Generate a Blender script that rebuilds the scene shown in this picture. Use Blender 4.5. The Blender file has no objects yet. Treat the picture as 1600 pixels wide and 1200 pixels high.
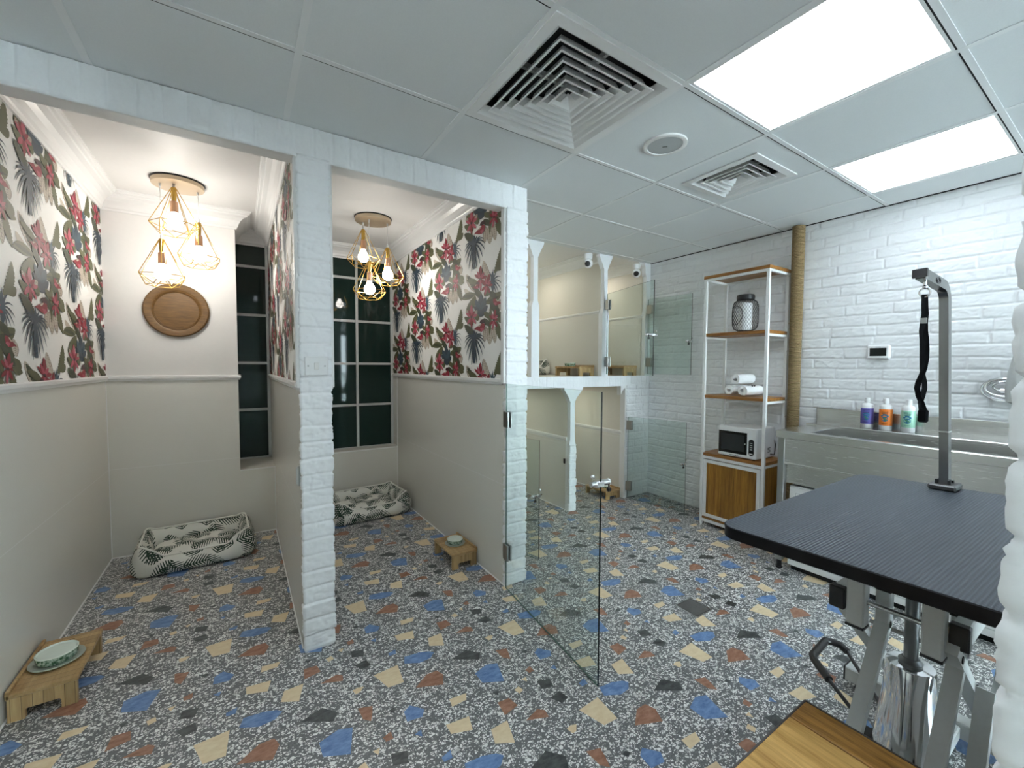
P_STR, B_STR, W_STR, EXPOSURE = 0.97, 7.8, 6.6, 2.92
import bpy, math, random
import numpy as np
from mathutils import Vector, Matrix
random.seed(7)
rng = np.random.default_rng(5)
PI = math.pi
COL = bpy.context.scene.collection
SC = bpy.context.scene

# ------------------------------------------------------------------ mesh builder
class MB:
    def __init__(self):
        self.v = []; self.f = []; self.m = []; self.uv = None
    def add(self, vs, fs, m=0):
        o = len(self.v)
        self.v += [tuple(map(float, p)) for p in vs]
        self.f += [tuple(i + o for i in f) for f in fs]
        self.m += [m] * len(fs)
        return self
    def box(self, a, b, m=0, bev=0.0):
        x0, y0, z0 = [min(p, q) for p, q in zip(a, b)]
        x1, y1, z1 = [max(p, q) for p, q in zip(a, b)]
        if bev <= 0:
            vs = [(x0,y0,z0),(x1,y0,z0),(x1,y1,z0),(x0,y1,z0),(x0,y0,z1),(x1,y0,z1),(x1,y1,z1),(x0,y1,z1)]
            fs = [(3,2,1,0),(4,5,6,7),(0,1,5,4),(1,2,6,5),(2,3,7,6),(3,0,4,7)]
            return self.add(vs, fs, m)
        bev = min(bev, (x1-x0)*.45, (y1-y0)*.45, (z1-z0)*.45)
        vs = []
        idx = {}
        for sx in (0,1):
            for sy in (0,1):
                for sz in (0,1):
                    c = ((x0,x1)[sx], (y0,y1)[sy], (z0,z1)[sz])
                    d = (bev*(1-2*sx), bev*(1-2*sy), bev*(1-2*sz))
                    for ax in range(3):
                        p = [c[i] + (0 if i == ax else d[i]) for i in range(3)]
                        idx[(sx,sy,sz,ax)] = len(vs); vs.append(p)
        fs = []
        def q(*ks): fs.append(tuple(idx[k] for k in ks))
        for ax in range(3):
            o1, o2 = [(1,2),(2,0),(0,1)][ax]
            for s in (0,1):
                ks = []
                for a_, b_ in ((0,0),(1,0),(1,1),(0,1)):
                    k = [0,0,0]; k[ax] = s; k[o1] = a_; k[o2] = b_
                    ks.append(tuple(k) + (ax,))
                q(*(ks if s else ks[::-1]))
            for a_ in (0,1):
                for b_ in (0,1):
                    k0 = [0,0,0]; k1 = [0,0,0]
                    k0[ax] = 0; k1[ax] = 1; k0[o1] = k1[o1] = a_; k0[o2] = k1[o2] = b_
                    ks = [tuple(k0)+(o1,), tuple(k1)+(o1,), tuple(k1)+(o2,), tuple(k0)+(o2,)]
                    q(*(ks if a_ != b_ else ks[::-1]))
        for sx in (0,1):
            for sy in (0,1):
                for sz in (0,1):
                    ks = [(sx,sy,sz,0),(sx,sy,sz,1),(sx,sy,sz,2)]
                    q(*(ks if (sx+sy+sz) % 2 else ks[::-1]))
        return self.add(vs, fs, m)
    def bar(self, p, q, w, h, up=(0,0,1), m=0):
        p, q = Vector(p), Vector(q)
        d = (q-p).normalized(); u = Vector(up)
        s = d.cross(u)
        if s.length < 1e-4: s = d.cross(Vector((1,0,0)))
        s.normalize(); t = s.cross(d).normalized()
        vs = []
        for c in (p, q):
            for a, b in ((-1,-1),(1,-1),(1,1),(-1,1)):
                vs.append(c + s*(a*w/2) + t*(b*h/2))
        return self.add(vs, [(0,1,2,3),(7,6,5,4),(0,4,5,1),(1,5,6,2),(2,6,7,3),(3,7,4,0)], m)
    def tube(self, pts, r, n=10, m=0, closed=False, caps=True):
        pts = [Vector(p) for p in pts]; N = len(pts)
        rs = r if isinstance(r, (list, tuple)) else [r]*N
        prev = None; rings = []
        for i, p in enumerate(pts):
            if closed: d = pts[(i+1) % N] - pts[i-1]
            else: d = pts[min(i+1, N-1)] - pts[max(i-1, 0)]
            d.normalize()
            if prev is None:
                a = Vector((0,0,1)) if abs(d.z) < .9 else Vector((1,0,0))
                s = d.cross(a).normalized()
            else:
                s = prev - d*prev.dot(d)
                s = s.normalized() if s.length > 1e-5 else d.orthogonal().normalized()
            prev = s; t = d.cross(s)
            rings.append([p + (s*math.cos(2*PI*k/n) + t*math.sin(2*PI*k/n))*rs[i] for k in range(n)])
        vs = [v for R in rings for v in R]; fs = []
        for i in range(N if closed else N-1):
            j = (i+1) % N
            for k in range(n):
                l = (k+1) % n
                fs.append((i*n+k, i*n+l, j*n+l, j*n+k))
        if caps and not closed:
            fs.append(tuple(range(n))[::-1]); fs.append(tuple((N-1)*n+k for k in range(n)))
        return self.add(vs, fs, m)
    def cyl(self, p, q, r, n=20, m=0, r2=None):
        return self.tube([p, q], [r, r if r2 is None else r2], n, m)
    def lathe(self, prof, c=(0,0,0), n=32, m=0, sx=1, sy=1, cap=True):
        cx, cy, cz = c; vs = []; fs = []; N = len(prof)
        for r, z in prof:
            for k in range(n):
                a = 2*PI*k/n
                vs.append((cx + r*math.cos(a)*sx, cy + r*math.sin(a)*sy, cz + z))
        for i in range(N-1):
            for k in range(n):
                l = (k+1) % n
                fs.append((i*n+k, i*n+l, (i+1)*n+l, (i+1)*n+k))
        if cap and prof[0][0] > 1e-6: fs.append(tuple(range(n))[::-1])
        if cap and prof[-1][0] > 1e-6: fs.append(tuple((N-1)*n+k for k in range(n)))
        return self.add(vs, fs, m)
    def prism(self, poly, o, u, v, w, m=0):
        """poly in (u, v) metres from o, extruded along vector w"""
        o, u, v, w = Vector(o), Vector(u), Vector(v), Vector(w)
        n = len(poly)
        a = [o + u*p[0] + v*p[1] for p in poly]
        vs = a + [p + w for p in a]
        fs = [tuple(range(n))[::-1], tuple(range(n, 2*n))]
        for i in range(n):
            j = (i+1) % n
            fs.append((i, j, n+j, n+i))
        return self.add(vs, fs, m)
    def sphere(self, c, r, nu=20, nv=12, m=0, sz=1.0):
        prof = [(r*math.sin(PI*i/nv), -r*sz*math.cos(PI*i/nv)) for i in range(nv+1)]
        prof[0] = (1e-7, -r*sz); prof[-1] = (1e-7, r*sz)
        return self.lathe(prof, c, nu, m)
    def build(self, name, mats, parent=None, smooth=False, sub=0, loc=None):
        me = bpy.data.meshes.new(name)
        vs = self.v
        if loc is not None:
            vs = [(p[0]-loc[0], p[1]-loc[1], p[2]-loc[2]) for p in vs]
        me.from_pydata(vs, [], self.f)
        if not isinstance(mats, (list, tuple)): mats = [mats]
        for m_ in mats: me.materials.append(m_)
        if len(mats) > 1: me.polygons.foreach_set('material_index', self.m)
        if smooth:
            me.polygons.foreach_set('use_smooth', [True]*len(self.f))
            try: me.set_sharp_from_angle(angle=math.radians(40 if smooth is True else smooth))
            except Exception: pass
        if self.uv is not None:
            l = me.uv_layers.new(name='UVMap')
            vi = np.empty(len(me.loops), dtype=np.int32); me.loops.foreach_get('vertex_index', vi)
            l.data.foreach_set('uv', np.array(self.uv, dtype=np.float32)[vi].ravel())
        me.update()
        o = bpy.data.objects.new(name, me); COL.objects.link(o)
        if loc is not None and parent is None: o.location = loc
        if parent is not None: o.parent = parent
        if sub:
            s = o.modifiers.new('smooth', 'SUBSURF'); s.levels = sub; s.render_levels = sub
        return o

def tag(o, label, cat, group=None, kind=None):
    if label: o['label'] = label
    if cat: o['category'] = cat
    if group: o['group'] = group
    if kind: o['kind'] = kind
    return o
def thing(name, label, cat, loc=(0,0,0), rz=0, group=None):
    o = bpy.data.objects.new(name, None); COL.objects.link(o)
    o.empty_display_size = .05
    o.location = loc; o.rotation_euler = (0,0,rz)
    return tag(o, label, cat, group)
def struct(o):
    o['kind'] = 'structure'; return o
def kids(o): return [c for c in bpy.data.objects if c.parent == o]
def copy_tree(o, loc=None, label=None, rz=None):
    c = o.copy(); COL.objects.link(c)
    if loc is not None: c.location = loc
    if rz is not None: c.rotation_euler = (0,0,rz)
    if label: c['label'] = label
    for ch in kids(o):
        d = ch.copy(); COL.objects.link(d); d.parent = c
        for g in kids(ch):
            e = g.copy(); COL.objects.link(e); e.parent = d
    return c

# ------------------------------------------------------------------ materials
def mat(name, col=(.8,.8,.8), rough=.5, metal=0.0, spec=.5, coat=0.0, emit=None, estr=0.0):
    m = bpy.data.materials.new(name); m.use_nodes = True
    b = m.node_tree.nodes['Principled BSDF']
    b.inputs['Base Color'].default_value = (*col, 1)
    b.inputs['Roughness'].default_value = rough
    b.inputs['Metallic'].default_value = metal
    b.inputs['Specular IOR Level'].default_value = spec
    b.inputs['Coat Weight'].default_value = coat
    if emit:
        b.inputs['Emission Color'].default_value = (*emit, 1)
        b.inputs['Emission Strength'].default_value = estr
    return m
class G:
    """small node-graph helper"""
    def __init__(self, m):
        self.t = m.node_tree; self.n = self.t.nodes; self.b = self.n['Principled BSDF']
    def new(self, typ, **kw):
        x = self.n.new(typ)
        for k, v in kw.items(): setattr(x, k, v)
        return x
    def link(self, a, b): self.t.links.new(a, b)
    def val(self, sock, v):
        if isinstance(v, bpy.types.NodeSocket): self.link(v, sock)
        else: sock.default_value = v
    def math(self, op, a, b=0.0, c=0.0):
        x = self.new('ShaderNodeMath', operation=op)
        self.val(x.inputs[0], a); self.val(x.inputs[1], b); self.val(x.inputs[2], c)
        return x.outputs[0]
    def coord(self, which='Object', scale=(1,1,1), rot=(0,0,0)):
        c = self.new('ShaderNodeTexCoord'); mp = self.new('ShaderNodeMapping')
        mp.inputs['Scale'].default_value = scale; mp.inputs['Rotation'].default_value = rot
        self.link(c.outputs[which], mp.inputs['Vector'])
        return mp.outputs[0]
    def noise(self, vec, scale, detail=3, rough=.5):
        x = self.new('ShaderNodeTexNoise')
        x.inputs['Scale'].default_value = scale; x.inputs['Detail'].default_value = detail
        x.inputs['Roughness'].default_value = rough
        self.link(vec, x.inputs['Vector'])
        return x.outputs[0]
    def mix(self, f, a, b):
        x = self.new('ShaderNodeMix', data_type='RGBA')
        self.val(x.inputs[0], f)
        for s, v in ((x.inputs[6], a), (x.inputs[7], b)):
            if isinstance(v, bpy.types.NodeSocket): self.link(v, s)
            else: s.default_value = (*v, 1)
        return x.outputs[2]
    def ramp(self, f, stops):
        x = self.new('ShaderNodeValToRGB'); self.link(f, x.inputs[0])
        e = x.color_ramp.elements
        while len(e) < len(stops): e.new(.5)
        for q, (p, c) in zip(e, stops): q.position = p; q.color = (*c, 1)
        return x.outputs[0]
    def bump(self, h, strength=.3, dist=.002):
        x = self.new('ShaderNodeBump')
        x.inputs['Strength'].default_value = strength; x.inputs['Distance'].default_value = dist
        self.link(h, x.inputs['Height']); self.link(x.outputs[0], self.b.inputs['Normal'])
    def color(self, s): self.link(s, self.b.inputs['Base Color'])

def painted(name, col, rough=.5, nscale=60, bump=.15, var=.04):
    m = mat(name, col, rough); g = G(m); v = g.coord()
    n = g.noise(v, nscale, 4)
    c2 = tuple(x*(1-var*2) for x in col)
    g.color(g.mix(n, col, c2)); g.bump(n, bump, .001)
    return m
M_brick = painted('white_brick_paint', (.85,.86,.87), .45, 90, .35, .03)
M_white = painted('white_wall_paint', (.78,.77,.75), .5, 40, .08, .02)
M_cream = painted('cream_cage_paint', (.74,.71,.63), .5, 40, .08, .02)
M_trim = painted('white_gloss_trim', (.80,.80,.79), .3, 20, .03, .01)
M_ceil = painted('ceiling_tile', (.76,.785,.79), .8, 220, .2, .04)
M_tbar = painted('ceiling_grid_bar', (.78,.79,.79), .5, 30, .02, .01)
M_dark = mat('dark_gap', (.012,.013,.014), .8)
M_black = mat('black_plastic', (.012,.012,.013), .4)
M_chrome = mat('chrome', (.82,.83,.84), .08, 1.0)
M_hinge = mat('brushed_hinge_metal', (.42,.42,.41), .28, 1.0)
M_gold = mat('brass_wire', (.62,.40,.10), .3, 1.0)
M_goldplate = mat('pale_gold_plate', (.62,.49,.34), .35, .6)
M_copper = mat('rose_gold_socket', (.68,.42,.28), .3, 1.0)
M_cord = mat('white_cord', (.75,.75,.73), .5)
M_whitemetal = mat('white_metal', (.78,.78,.77), .35)
M_whiteplastic = mat('white_plastic', (.80,.80,.80), .35)
M_greymetal = painted('grey_enamel_steel', (.52,.535,.525), .4, 80, .05, .05)

def tile_mat():
    m = mat('beige_wall_tile', (.47,.455,.405), .22); g = G(m)
    v = g.coord()
    fine = g.noise(g.coord(scale=(1,1,14)), 70, 3)
    sep = g.new('ShaderNodeSeparateXYZ'); g.link(v, sep.inputs[0])
    z = sep.outputs[2]
    d = g.math('ABSOLUTE', g.math('SUBTRACT', g.math('MODULO', g.math('ADD', z, .3), .6), .3))
    j = g.math('LESS_THAN', d, .0016)
    base = g.mix(fine, (.74,.725,.67), (.69,.675,.62))
    g.color(g.mix(j, base, (.80,.79,.76)))
    g.link(g.math('ADD', g.math('MULTIPLY', fine, .12), .17), g.b.inputs['Roughness'])
    g.bump(fine, .05, .0006)
    return m
M_tile = tile_mat()

def steel_mat(name, col=(.55,.55,.54), rough=.26, axis=(1,1,1)):
    m = mat(name, col, rough, 1.0); g = G(m)
    n = g.noise(g.coord(scale=axis), 12, 4)
    g.link(g.math('ADD', g.math('MULTIPLY', n, .08), rough-.04), g.b.inputs['Roughness'])
    w = g.noise(g.coord(scale=(1,.35,1.6)), 4, 2)
    g.bump(w, .05, .02)
    return m
M_steel = steel_mat('brushed_steel', (.70,.70,.68), axis=(30,1,30))
M_steelp = steel_mat('brushed_steel_tube', (.42,.42,.41), .3, (20,20,1))

def wood_mat(name, dark, light, axis, scale=9, rough=.42, plank=None):
    m = mat(name, light, rough); g = G(m)
    sc = [14.0,14.0,14.0]; sc[axis] = 1.0
    v = g.coord(scale=tuple(sc))
    n = g.noise(v, scale*.35, 6, .62)
    n2 = g.noise(v, scale*1.6, 3)
    f = g.math('ADD', g.math('MULTIPLY', n, .72), g.math('MULTIPLY', n2, .28))
    c = g.ramp(f, [(.32, dark), (.5, tuple((a+b)/2 for a,b in zip(dark,light))), (.68, light)])
    if plank:
        ax, w, off = plank
        sep = g.new('ShaderNodeSeparateXYZ'); g.link(g.coord(), sep.inputs[0])
        k = g.math('FLOOR', g.math('DIVIDE', g.math('ADD', sep.outputs[ax], off), w))
        wn = g.new('ShaderNodeTexWhiteNoise', noise_dimensions='1D'); g.link(k, wn.inputs['W'])
        c = g.mix(g.math('MULTIPLY', wn.outputs['Value'], .45), c, tuple(x*.45 for x in dark))
        fr = g.math('FRACT', g.math('DIVIDE', g.math('ADD', sep.outputs[ax], off), w))
        gap = g.math('LESS_THAN', g.math('MULTIPLY', fr, w), .0016)
        c = g.mix(g.math('MULTIPLY', gap, .75), c, tuple(x*.2 for x in dark))
    g.color(c); g.bump(f, .12, .0008)
    return m
M_bamboo = wood_mat('bamboo', (.40,.24,.09), (.60,.42,.21), 1, 10, .4, (1,.031,0))
M_rackwood = wood_mat('rack_wood', (.17,.062,.012), (.44,.20,.045), 1, 9, .4)
M_panelwood = wood_mat('rack_door_wood', (.17,.060,.008), (.56,.28,.04), 2, 9, .35, (1,.105,.03))
M_benchwood = wood_mat('bench_oak', (.44,.22,.045), (.86,.56,.20), 1, 10, .38)

def glass_mat():
    m = bpy.data.materials.new('clear_door_glass'); m.use_nodes = True
    t = m.node_tree; t.nodes.clear()
    o = t.nodes.new('ShaderNodeOutputMaterial'); mx = t.nodes.new('ShaderNodeMixShader')
    tr = t.nodes.new('ShaderNodeBsdfTransparent'); tr.inputs[0].default_value = (.93,.968,.952,1)
    gl = t.nodes.new('ShaderNodeBsdfGlossy'); gl.inputs['Roughness'].default_value = .01
    lw = t.nodes.new('ShaderNodeLayerWeight'); lw.inputs[0].default_value = .5
    pw = t.nodes.new('ShaderNodeMath'); pw.operation = 'POWER'; pw.inputs[1].default_value = 4.5
    fr = t.nodes.new('ShaderNodeMath'); fr.operation = 'MULTIPLY_ADD'; fr.inputs[1].default_value = .9; fr.inputs[2].default_value = .03
    t.links.new(lw.outputs['Facing'], pw.inputs[0]); t.links.new(pw.outputs[0], fr.inputs[0])
    t.links.new(fr.outputs[0], mx.inputs[0]); t.links.new(tr.outputs[0], mx.inputs[1])
    t.links.new(gl.outputs[0], mx.inputs[2]); t.links.new(mx.outputs[0], o.inputs[0])
    return m
M_glass = glass_mat()
M_glassedge = mat('dark_glass_edge', (.008,.016,.014), .15)
M_pane = mat('dark_green_window_glass', (.010,.026,.021), .04, 0, .22)

def terrazzo():
    m = mat('terrazzo_ground', (.2,.2,.2), .38); g = G(m)
    v = g.coord()
    base = g.ramp(g.noise(v, 160, 3), [(.3,(.105,.110,.112)),(.7,(.20,.205,.207))])
    cur = base
    for sc, lo, thr, seed in ((96, .60, .10, 0.0), (165, .72, .10, 3.3), (66, .90, .08, 7.1)):
        mp = g.new('ShaderNodeMapping'); mp.inputs['Location'].default_value = (seed, seed*1.7, 0)
        mp.inputs['Scale'].default_value = (1, 1.25, 0)
        g.link(v, mp.inputs['Vector'])
        a = g.new('ShaderNodeTexVoronoi', voronoi_dimensions='2D', feature='F1')
        b = g.new('ShaderNodeTexVoronoi', voronoi_dimensions='2D', feature='DISTANCE_TO_EDGE')
        for x in (a, b):
            x.inputs['Scale'].default_value = sc; g.link(mp.outputs[0], x.inputs['Vector'])
        sp = g.new('ShaderNodeSeparateColor'); g.link(a.outputs['Color'], sp.inputs[0])
        pick = g.math('GREATER_THAN', sp.outputs[0], lo)
        th = g.math('MULTIPLY_ADD', sp.outputs[1], .16, thr)
        edge = g.math('GREATER_THAN', b.outputs['Distance'], th)
        f = g.math('MULTIPLY', pick, edge)
        chip = g.ramp(sp.outputs[2], [(.0,(.50,.50,.48)),(.2,(.80,.80,.78)),(.6,(.88,.88,.86))])
        cur = g.mix(f, cur, chip)
    g.color(cur)
    return m
M_floor = terrazzo()
def chip_mat(name, a, b, sc=25):
    m = mat(name, a, .38); g = G(m)
    n = g.noise(g.coord(scale=(1,2.2,1), rot=(0,0,.5)), sc, 5, .65)
    g.color(g.ramp(n, [(.36, a), (.64, b)]))
    return m
M_chips = [chip_mat('sand_chip', (.74,.58,.36), (.82,.68,.46)), chip_mat('blue_chip', (.085,.175,.39), (.20,.33,.58)),
           chip_mat('rust_chip', (.27,.115,.065), (.42,.22,.14)), chip_mat('charcoal_chip', (.030,.036,.037), (.10,.11,.11))]

# fern printed fabric
def fern_fabric():
    m = mat('fern_print_fabric', (.72,.72,.66), .8); g = G(m)
    tc = g.new('ShaderNodeTexCoord')
    uv = tc.outputs['UV']
    cur = None
    for k, (off, sc) in enumerate((((0,0,0), 6.2), ((3.37,1.21,0), 6.8))):
        mp = g.new('ShaderNodeMapping'); mp.inputs['Location'].default_value = off
        g.link(uv, mp.inputs['Vector'])
        vo = g.new('ShaderNodeTexVoronoi', voronoi_dimensions='2D', feature='F1')
        vo.inputs['Scale'].default_value = sc; vo.inputs['Randomness'].default_value = .55
        g.link(mp.outputs[0], vo.inputs['Vector'])
        sub = g.new('ShaderNodeVectorMath', operation='SUBTRACT')
        g.link(mp.outputs[0], sub.inputs[0]); g.link(vo.outputs['Position'], sub.inputs[1])
        sp = g.new('ShaderNodeSeparateColor'); g.link(vo.outputs['Color'], sp.inputs[0])
        ro = g.new('ShaderNodeVectorRotate', rotation_type='Z_AXIS')
        g.link(sub.outputs[0], ro.inputs['Vector'])
        g.link(g.math('MULTIPLY', sp.outputs[0], 6.28), ro.inputs['Angle'])
        s3 = g.new('ShaderNodeSeparateXYZ'); g.link(ro.outputs[0], s3.inputs[0])
        x = s3.outputs[0]; ay = g.math('ABSOLUTE', s3.outputs[1])
        t = g.math('DIVIDE', g.math('ADD', x, .075), .15)
        w = g.math('MULTIPLY', g.math('POWER', g.math('MAXIMUM', g.math('MULTIPLY', t, g.math('SUBTRACT', 1.0, t)), 0.0), .55), .105)
        inside = g.math('LESS_THAN', ay, w)
        ph = g.math('FRACT', g.math('MULTIPLY', g.math('SUBTRACT', x, g.math('MULTIPLY', ay, .75)), 64.0))
        # leaflets taper towards their tips
        lim = g.math('SUBTRACT', .64, g.math('MULTIPLY', g.math('DIVIDE', ay, .055), .42))
        st = g.math('LESS_THAN', ph, lim)
        rib = g.math('LESS_THAN', ay, .0022)
        f = g.math('MULTIPLY', inside, g.math('MAXIMUM', st, rib))
        f = g.math('MULTIPLY', f, g.math('MULTIPLY', g.math('GREATER_THAN', t, 0.0), g.math('LESS_THAN', t, 1.0)))
        cur = f if cur is None else g.math('MAXIMUM', cur, f)
    g.color(g.mix(cur, (.74,.74,.68), (.020,.048,.030)))
    return m
M_fern = fern_fabric()
M_piping = mat('cream_piping', (.80,.80,.74), .7)
M_bowl = painted('celadon_glaze', (.70,.78,.70), .2, 20, .02, .05)
def bowl_side():
    m = mat('green_leaf_glaze', (.3,.4,.3), .22); g = G(m)
    n = g.noise(g.coord(scale=(1,1,.6)), 120, 4)
    g.color(g.ramp(n, [(.42,(.05,.13,.07)),(.58,(.42,.52,.42))]))
    return m
M_bowlside = bowl_side()
M_saucer = painted('speckled_sage_stoneware', (.45,.49,.42), .35, 150, .05, .1)

def rattan():
    m = mat('woven_rattan', (.2,.12,.05), .6); g = G(m)
    v = g.coord()
    w = g.new('ShaderNodeTexWave', wave_type='BANDS', bands_direction='DIAGONAL')
    w.inputs['Scale'].default_value = 55; w.inputs['Distortion'].default_value = 2.5; w.inputs['Detail'].default_value = 2
    g.link(v, w.inputs['Vector'])
    n = g.noise(v, 90, 4)
    f = g.math('ADD', g.math('MULTIPLY', w.outputs[1], .6), g.math('MULTIPLY', n, .4))
    g.color(g.ramp(f, [(.25,(.030,.016,.005)),(.55,(.12,.066,.022)),(.8,(.24,.145,.06))]))
    g.bump(f, .9, .003)
    return m
M_rattan = rattan()
M_rattanrim = wood_mat('rattan_rim', (.075,.036,.008), (.24,.125,.032), 0, 30, .5)
def rope_mat():
    m = mat('sisal_rope', (.4,.3,.17), .85); g = G(m)
    n = g.noise(g.coord(scale=(1,1,3)), 120, 4)
    g.color(g.ramp(n, [(.3,(.17,.115,.05)),(.7,(.40,.29,.15))])); g.bump(n, .5, .002)
    return m
M_rope = rope_mat()
def towel_mat():
    m = mat('white_terry', (.86,.86,.86), .95); g = G(m)
    g.bump(g.noise(g.coord(), 350, 3), .8, .003)
    return m
M_towel = towel_mat()
def rubber_mat():
    m = mat('ribbed_grey_rubber', (.085,.10,.125), .42); g = G(m)
    v = g.coord()
    w = g.new('ShaderNodeTexWave', wave_type='BANDS', bands_direction='Y'); w.inputs['Scale'].default_value = 42
    w.inputs['Distortion'].default_value = 0
    g.link(v, w.inputs['Vector'])
    w2 = g.new('ShaderNodeTexWave', wave_type='BANDS', bands_direction='X'); w2.inputs['Scale'].default_value = 60
    g.link(v, w2.inputs['Vector'])
    h = g.math('ADD', w.outputs[1], g.math('MULTIPLY', w2.outputs[1], .25))
    g.color(g.mix(w.outputs[1], (.038,.047,.062), (.075,.090,.112)))
    g.bump(h, .6, .0015)
    return m
M_rubber = rubber_mat()
M_edge = mat('black_edge_band', (.004,.004,.005), .55, 0, .2)
M_panelglow = mat('led_panel_diffuser', (.9,.9,.9), .4, emit=(.86,.955,1.04), estr=P_STR)
M_bulb = mat('frosted_lit_bulb', (.9,.9,.9), .3, emit=(1.0,.955,.885), estr=B_STR)
M_bulbdim = mat('frosted_dim_bulb', (.9,.9,.9), .3, emit=(1.0,.95,.86), estr=1.6)

# ------------------------------------------------------------------ noise + brick relief
def vnoise(x, y, seed=0):
    """value noise on arrays, 0..1"""
    r = np.random.default_rng(seed); T = r.random((256, 256))
    xi = np.floor(x).astype(int); yi = np.floor(y).astype(int)
    fx = x - xi; fy = y - yi
    fx = fx*fx*(3-2*fx); fy = fy*fy*(3-2*fy)
    a = T[xi % 256, yi % 256]; b = T[(xi+1) % 256, yi % 256]
    c = T[xi % 256, (yi+1) % 256]; d = T[(xi+1) % 256, (yi+1) % 256]
    return (a*(1-fx)+b*fx)*(1-fy) + (c*(1-fx)+d*fx)*fy
def fbm(x, y, seed=0, o=3):
    s = 0; a = .5; t = 0
    for k in range(o):
        s = s + a*vnoise(x*2**k, y*2**k, seed+k); t += a; a *= .5
    return s/t
def brick_height(U, V, course=.0717, length=.255, seed=1, groove=.0072, fold=.004, amp=1.0):
    """relief of hand-laid painted brick, metres proud of the joint"""
    wob = (fbm(U*9, V*9, seed+11) - .5)*.010
    Vw = V + wob
    row = np.floor(Vw/course).astype(int)
    r = np.random.default_rng(seed)
    nr = row.max() + 2
    off = (np.arange(nr+4) % 2)*.5*length + r.uniform(-.06, .06, nr+4)
    Uo = U + off[np.clip(row, 0, nr+3)] + (fbm(U*12+30, V*12, seed+23)-.5)*.012
    col = np.floor(Uo/length).astype(int)
    fu = Uo/length - col; fv = Vw/course - row
    du = np.minimum(fu, 1-fu)*length if length < 10 else np.full_like(fu, .05)
    dv = np.minimum(fv, 1-fv)*course
    d = np.minimum(du, dv) - .0025 + (fbm(U*45, V*45, seed+5)-.5)*.005
    e = np.clip(d/.0048, 0, 1); e = e*e*(3-2*e)
    T = r.random((97, 89)); T2 = r.random((97, 89)); T3 = r.random((97, 89))
    a = T[row % 97, col % 89]-.5; tx = T2[row % 97, col % 89]-.5; ty = T3[row % 97, col % 89]-.5
    face = (a*.004 + tx*(fu-.5)*.005 + ty*(fv-.5)*.004)*amp
    rid = np.abs(fbm(U*11+T[row % 97, col % 89]*40, V*26, seed+40) - .5)*2
    cre = np.clip(1-rid/.10, 0, 1)*fold*.7
    rough = (fbm(U*34, V*50, seed+60, 4)-.5)*fold*1.5
    return e*(groove + face + rough - cre)
def grid_mesh(name, o, u, v, n, W, H, res, hfun, m, parent=None):
    nu = max(2, int(W/res)+1); nv = max(2, int(H/res)+1)
    us = np.linspace(0, W, nu); vs = np.linspace(0, H, nv)
    U, V = np.meshgrid(us, vs)
    h = hfun(U, V)
    o, u, v, n = [np.array(x, float) for x in (o, u, v, n)]
    P = o + U[..., None]*u + V[..., None]*v + h[..., None]*n
    return np_mesh(name, P.reshape(-1, 3), nu, nv, m, parent, flip=np.dot(np.cross(u, v), n) < 0)
def np_mesh(name, P, nu, nv, m, parent=None, flip=False, wrap=False):
    me = bpy.data.meshes.new(name)
    i = np.arange(nu*nv).reshape(nv, nu)
    if wrap: i = np.concatenate([i, i[:, :1]], axis=1)
    q = np.stack([i[:-1, :-1], i[:-1, 1:], i[1:, 1:], i[1:, :-1]], -1).reshape(-1, 4)
    if flip: q = q[:, ::-1]
    me.vertices.add(len(P)); me.vertices.foreach_set('co', P.astype(np.float32).ravel())
    me.loops.add(q.size); me.loops.foreach_set('vertex_index', q.astype(np.int32).ravel())
    me.polygons.add(len(q))
    me.polygons.foreach_set('loop_start', np.arange(0, q.size, 4, dtype=np.int32))
    me.polygons.foreach_set('use_smooth', np.ones(len(q), dtype=bool))
    me.update(calc_edges=True); me.validate()
    me.materials.append(m)
    ob = bpy.data.objects.new(name, me); COL.objects.link(ob)
    if parent: ob.parent = parent
    return ob
def brick_column(name, x0, y0, x1, y1, z0, z1, res, seed, m, length=.6, groove=.008, course=.0717, amp=1.0):
    """a brick pier as one lofted skin: every side carries the relief"""
    per = []
    def seg(a, b):
        L = math.hypot(b[0]-a[0], b[1]-a[1]); k = max(2, int(L/res))
        for i in range(k):
            t = i/k; per.append((a[0]+(b[0]-a[0])*t, a[1]+(b[1]-a[1])*t))
    seg((x0,y0),(x1,y0)); seg((x1,y0),(x1,y1)); seg((x1,y1),(x0,y1)); seg((x0,y1),(x0,y0))
    per = np.array(per); n = len(per)
    c = np.array([(x0+x1)/2, (y0+y1)/2])
    nrm = np.zeros_like(per)
    eps = 1e-6
    nrm[per[:,0] < x0+eps, 0] -= 1; nrm[per[:,0] > x1-eps, 0] += 1
    nrm[per[:,1] < y0+eps, 1] -= 1; nrm[per[:,1] > y1-eps, 1] += 1
    L = np.concatenate([[0], np.cumsum(np.linalg.norm(np.diff(per, axis=0), axis=1))])
    nv = int((z1-z0)/res)+1
    zs = np.linspace(z0, z1, nv)
    U, V = np.meshgrid(L, zs)
    h = brick_height(U, V, course, length, seed, groove, amp=amp)
    P = np.empty((nv, n, 3))
    P[..., 0] = per[None, :, 0] + nrm[None, :, 0]*h
    P[..., 1] = per[None, :, 1] + nrm[None, :, 1]*h
    P[..., 2] = zs[:, None]
    return np_mesh(name, P.reshape(-1, 3), n, nv, m, None, wrap=True)

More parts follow.
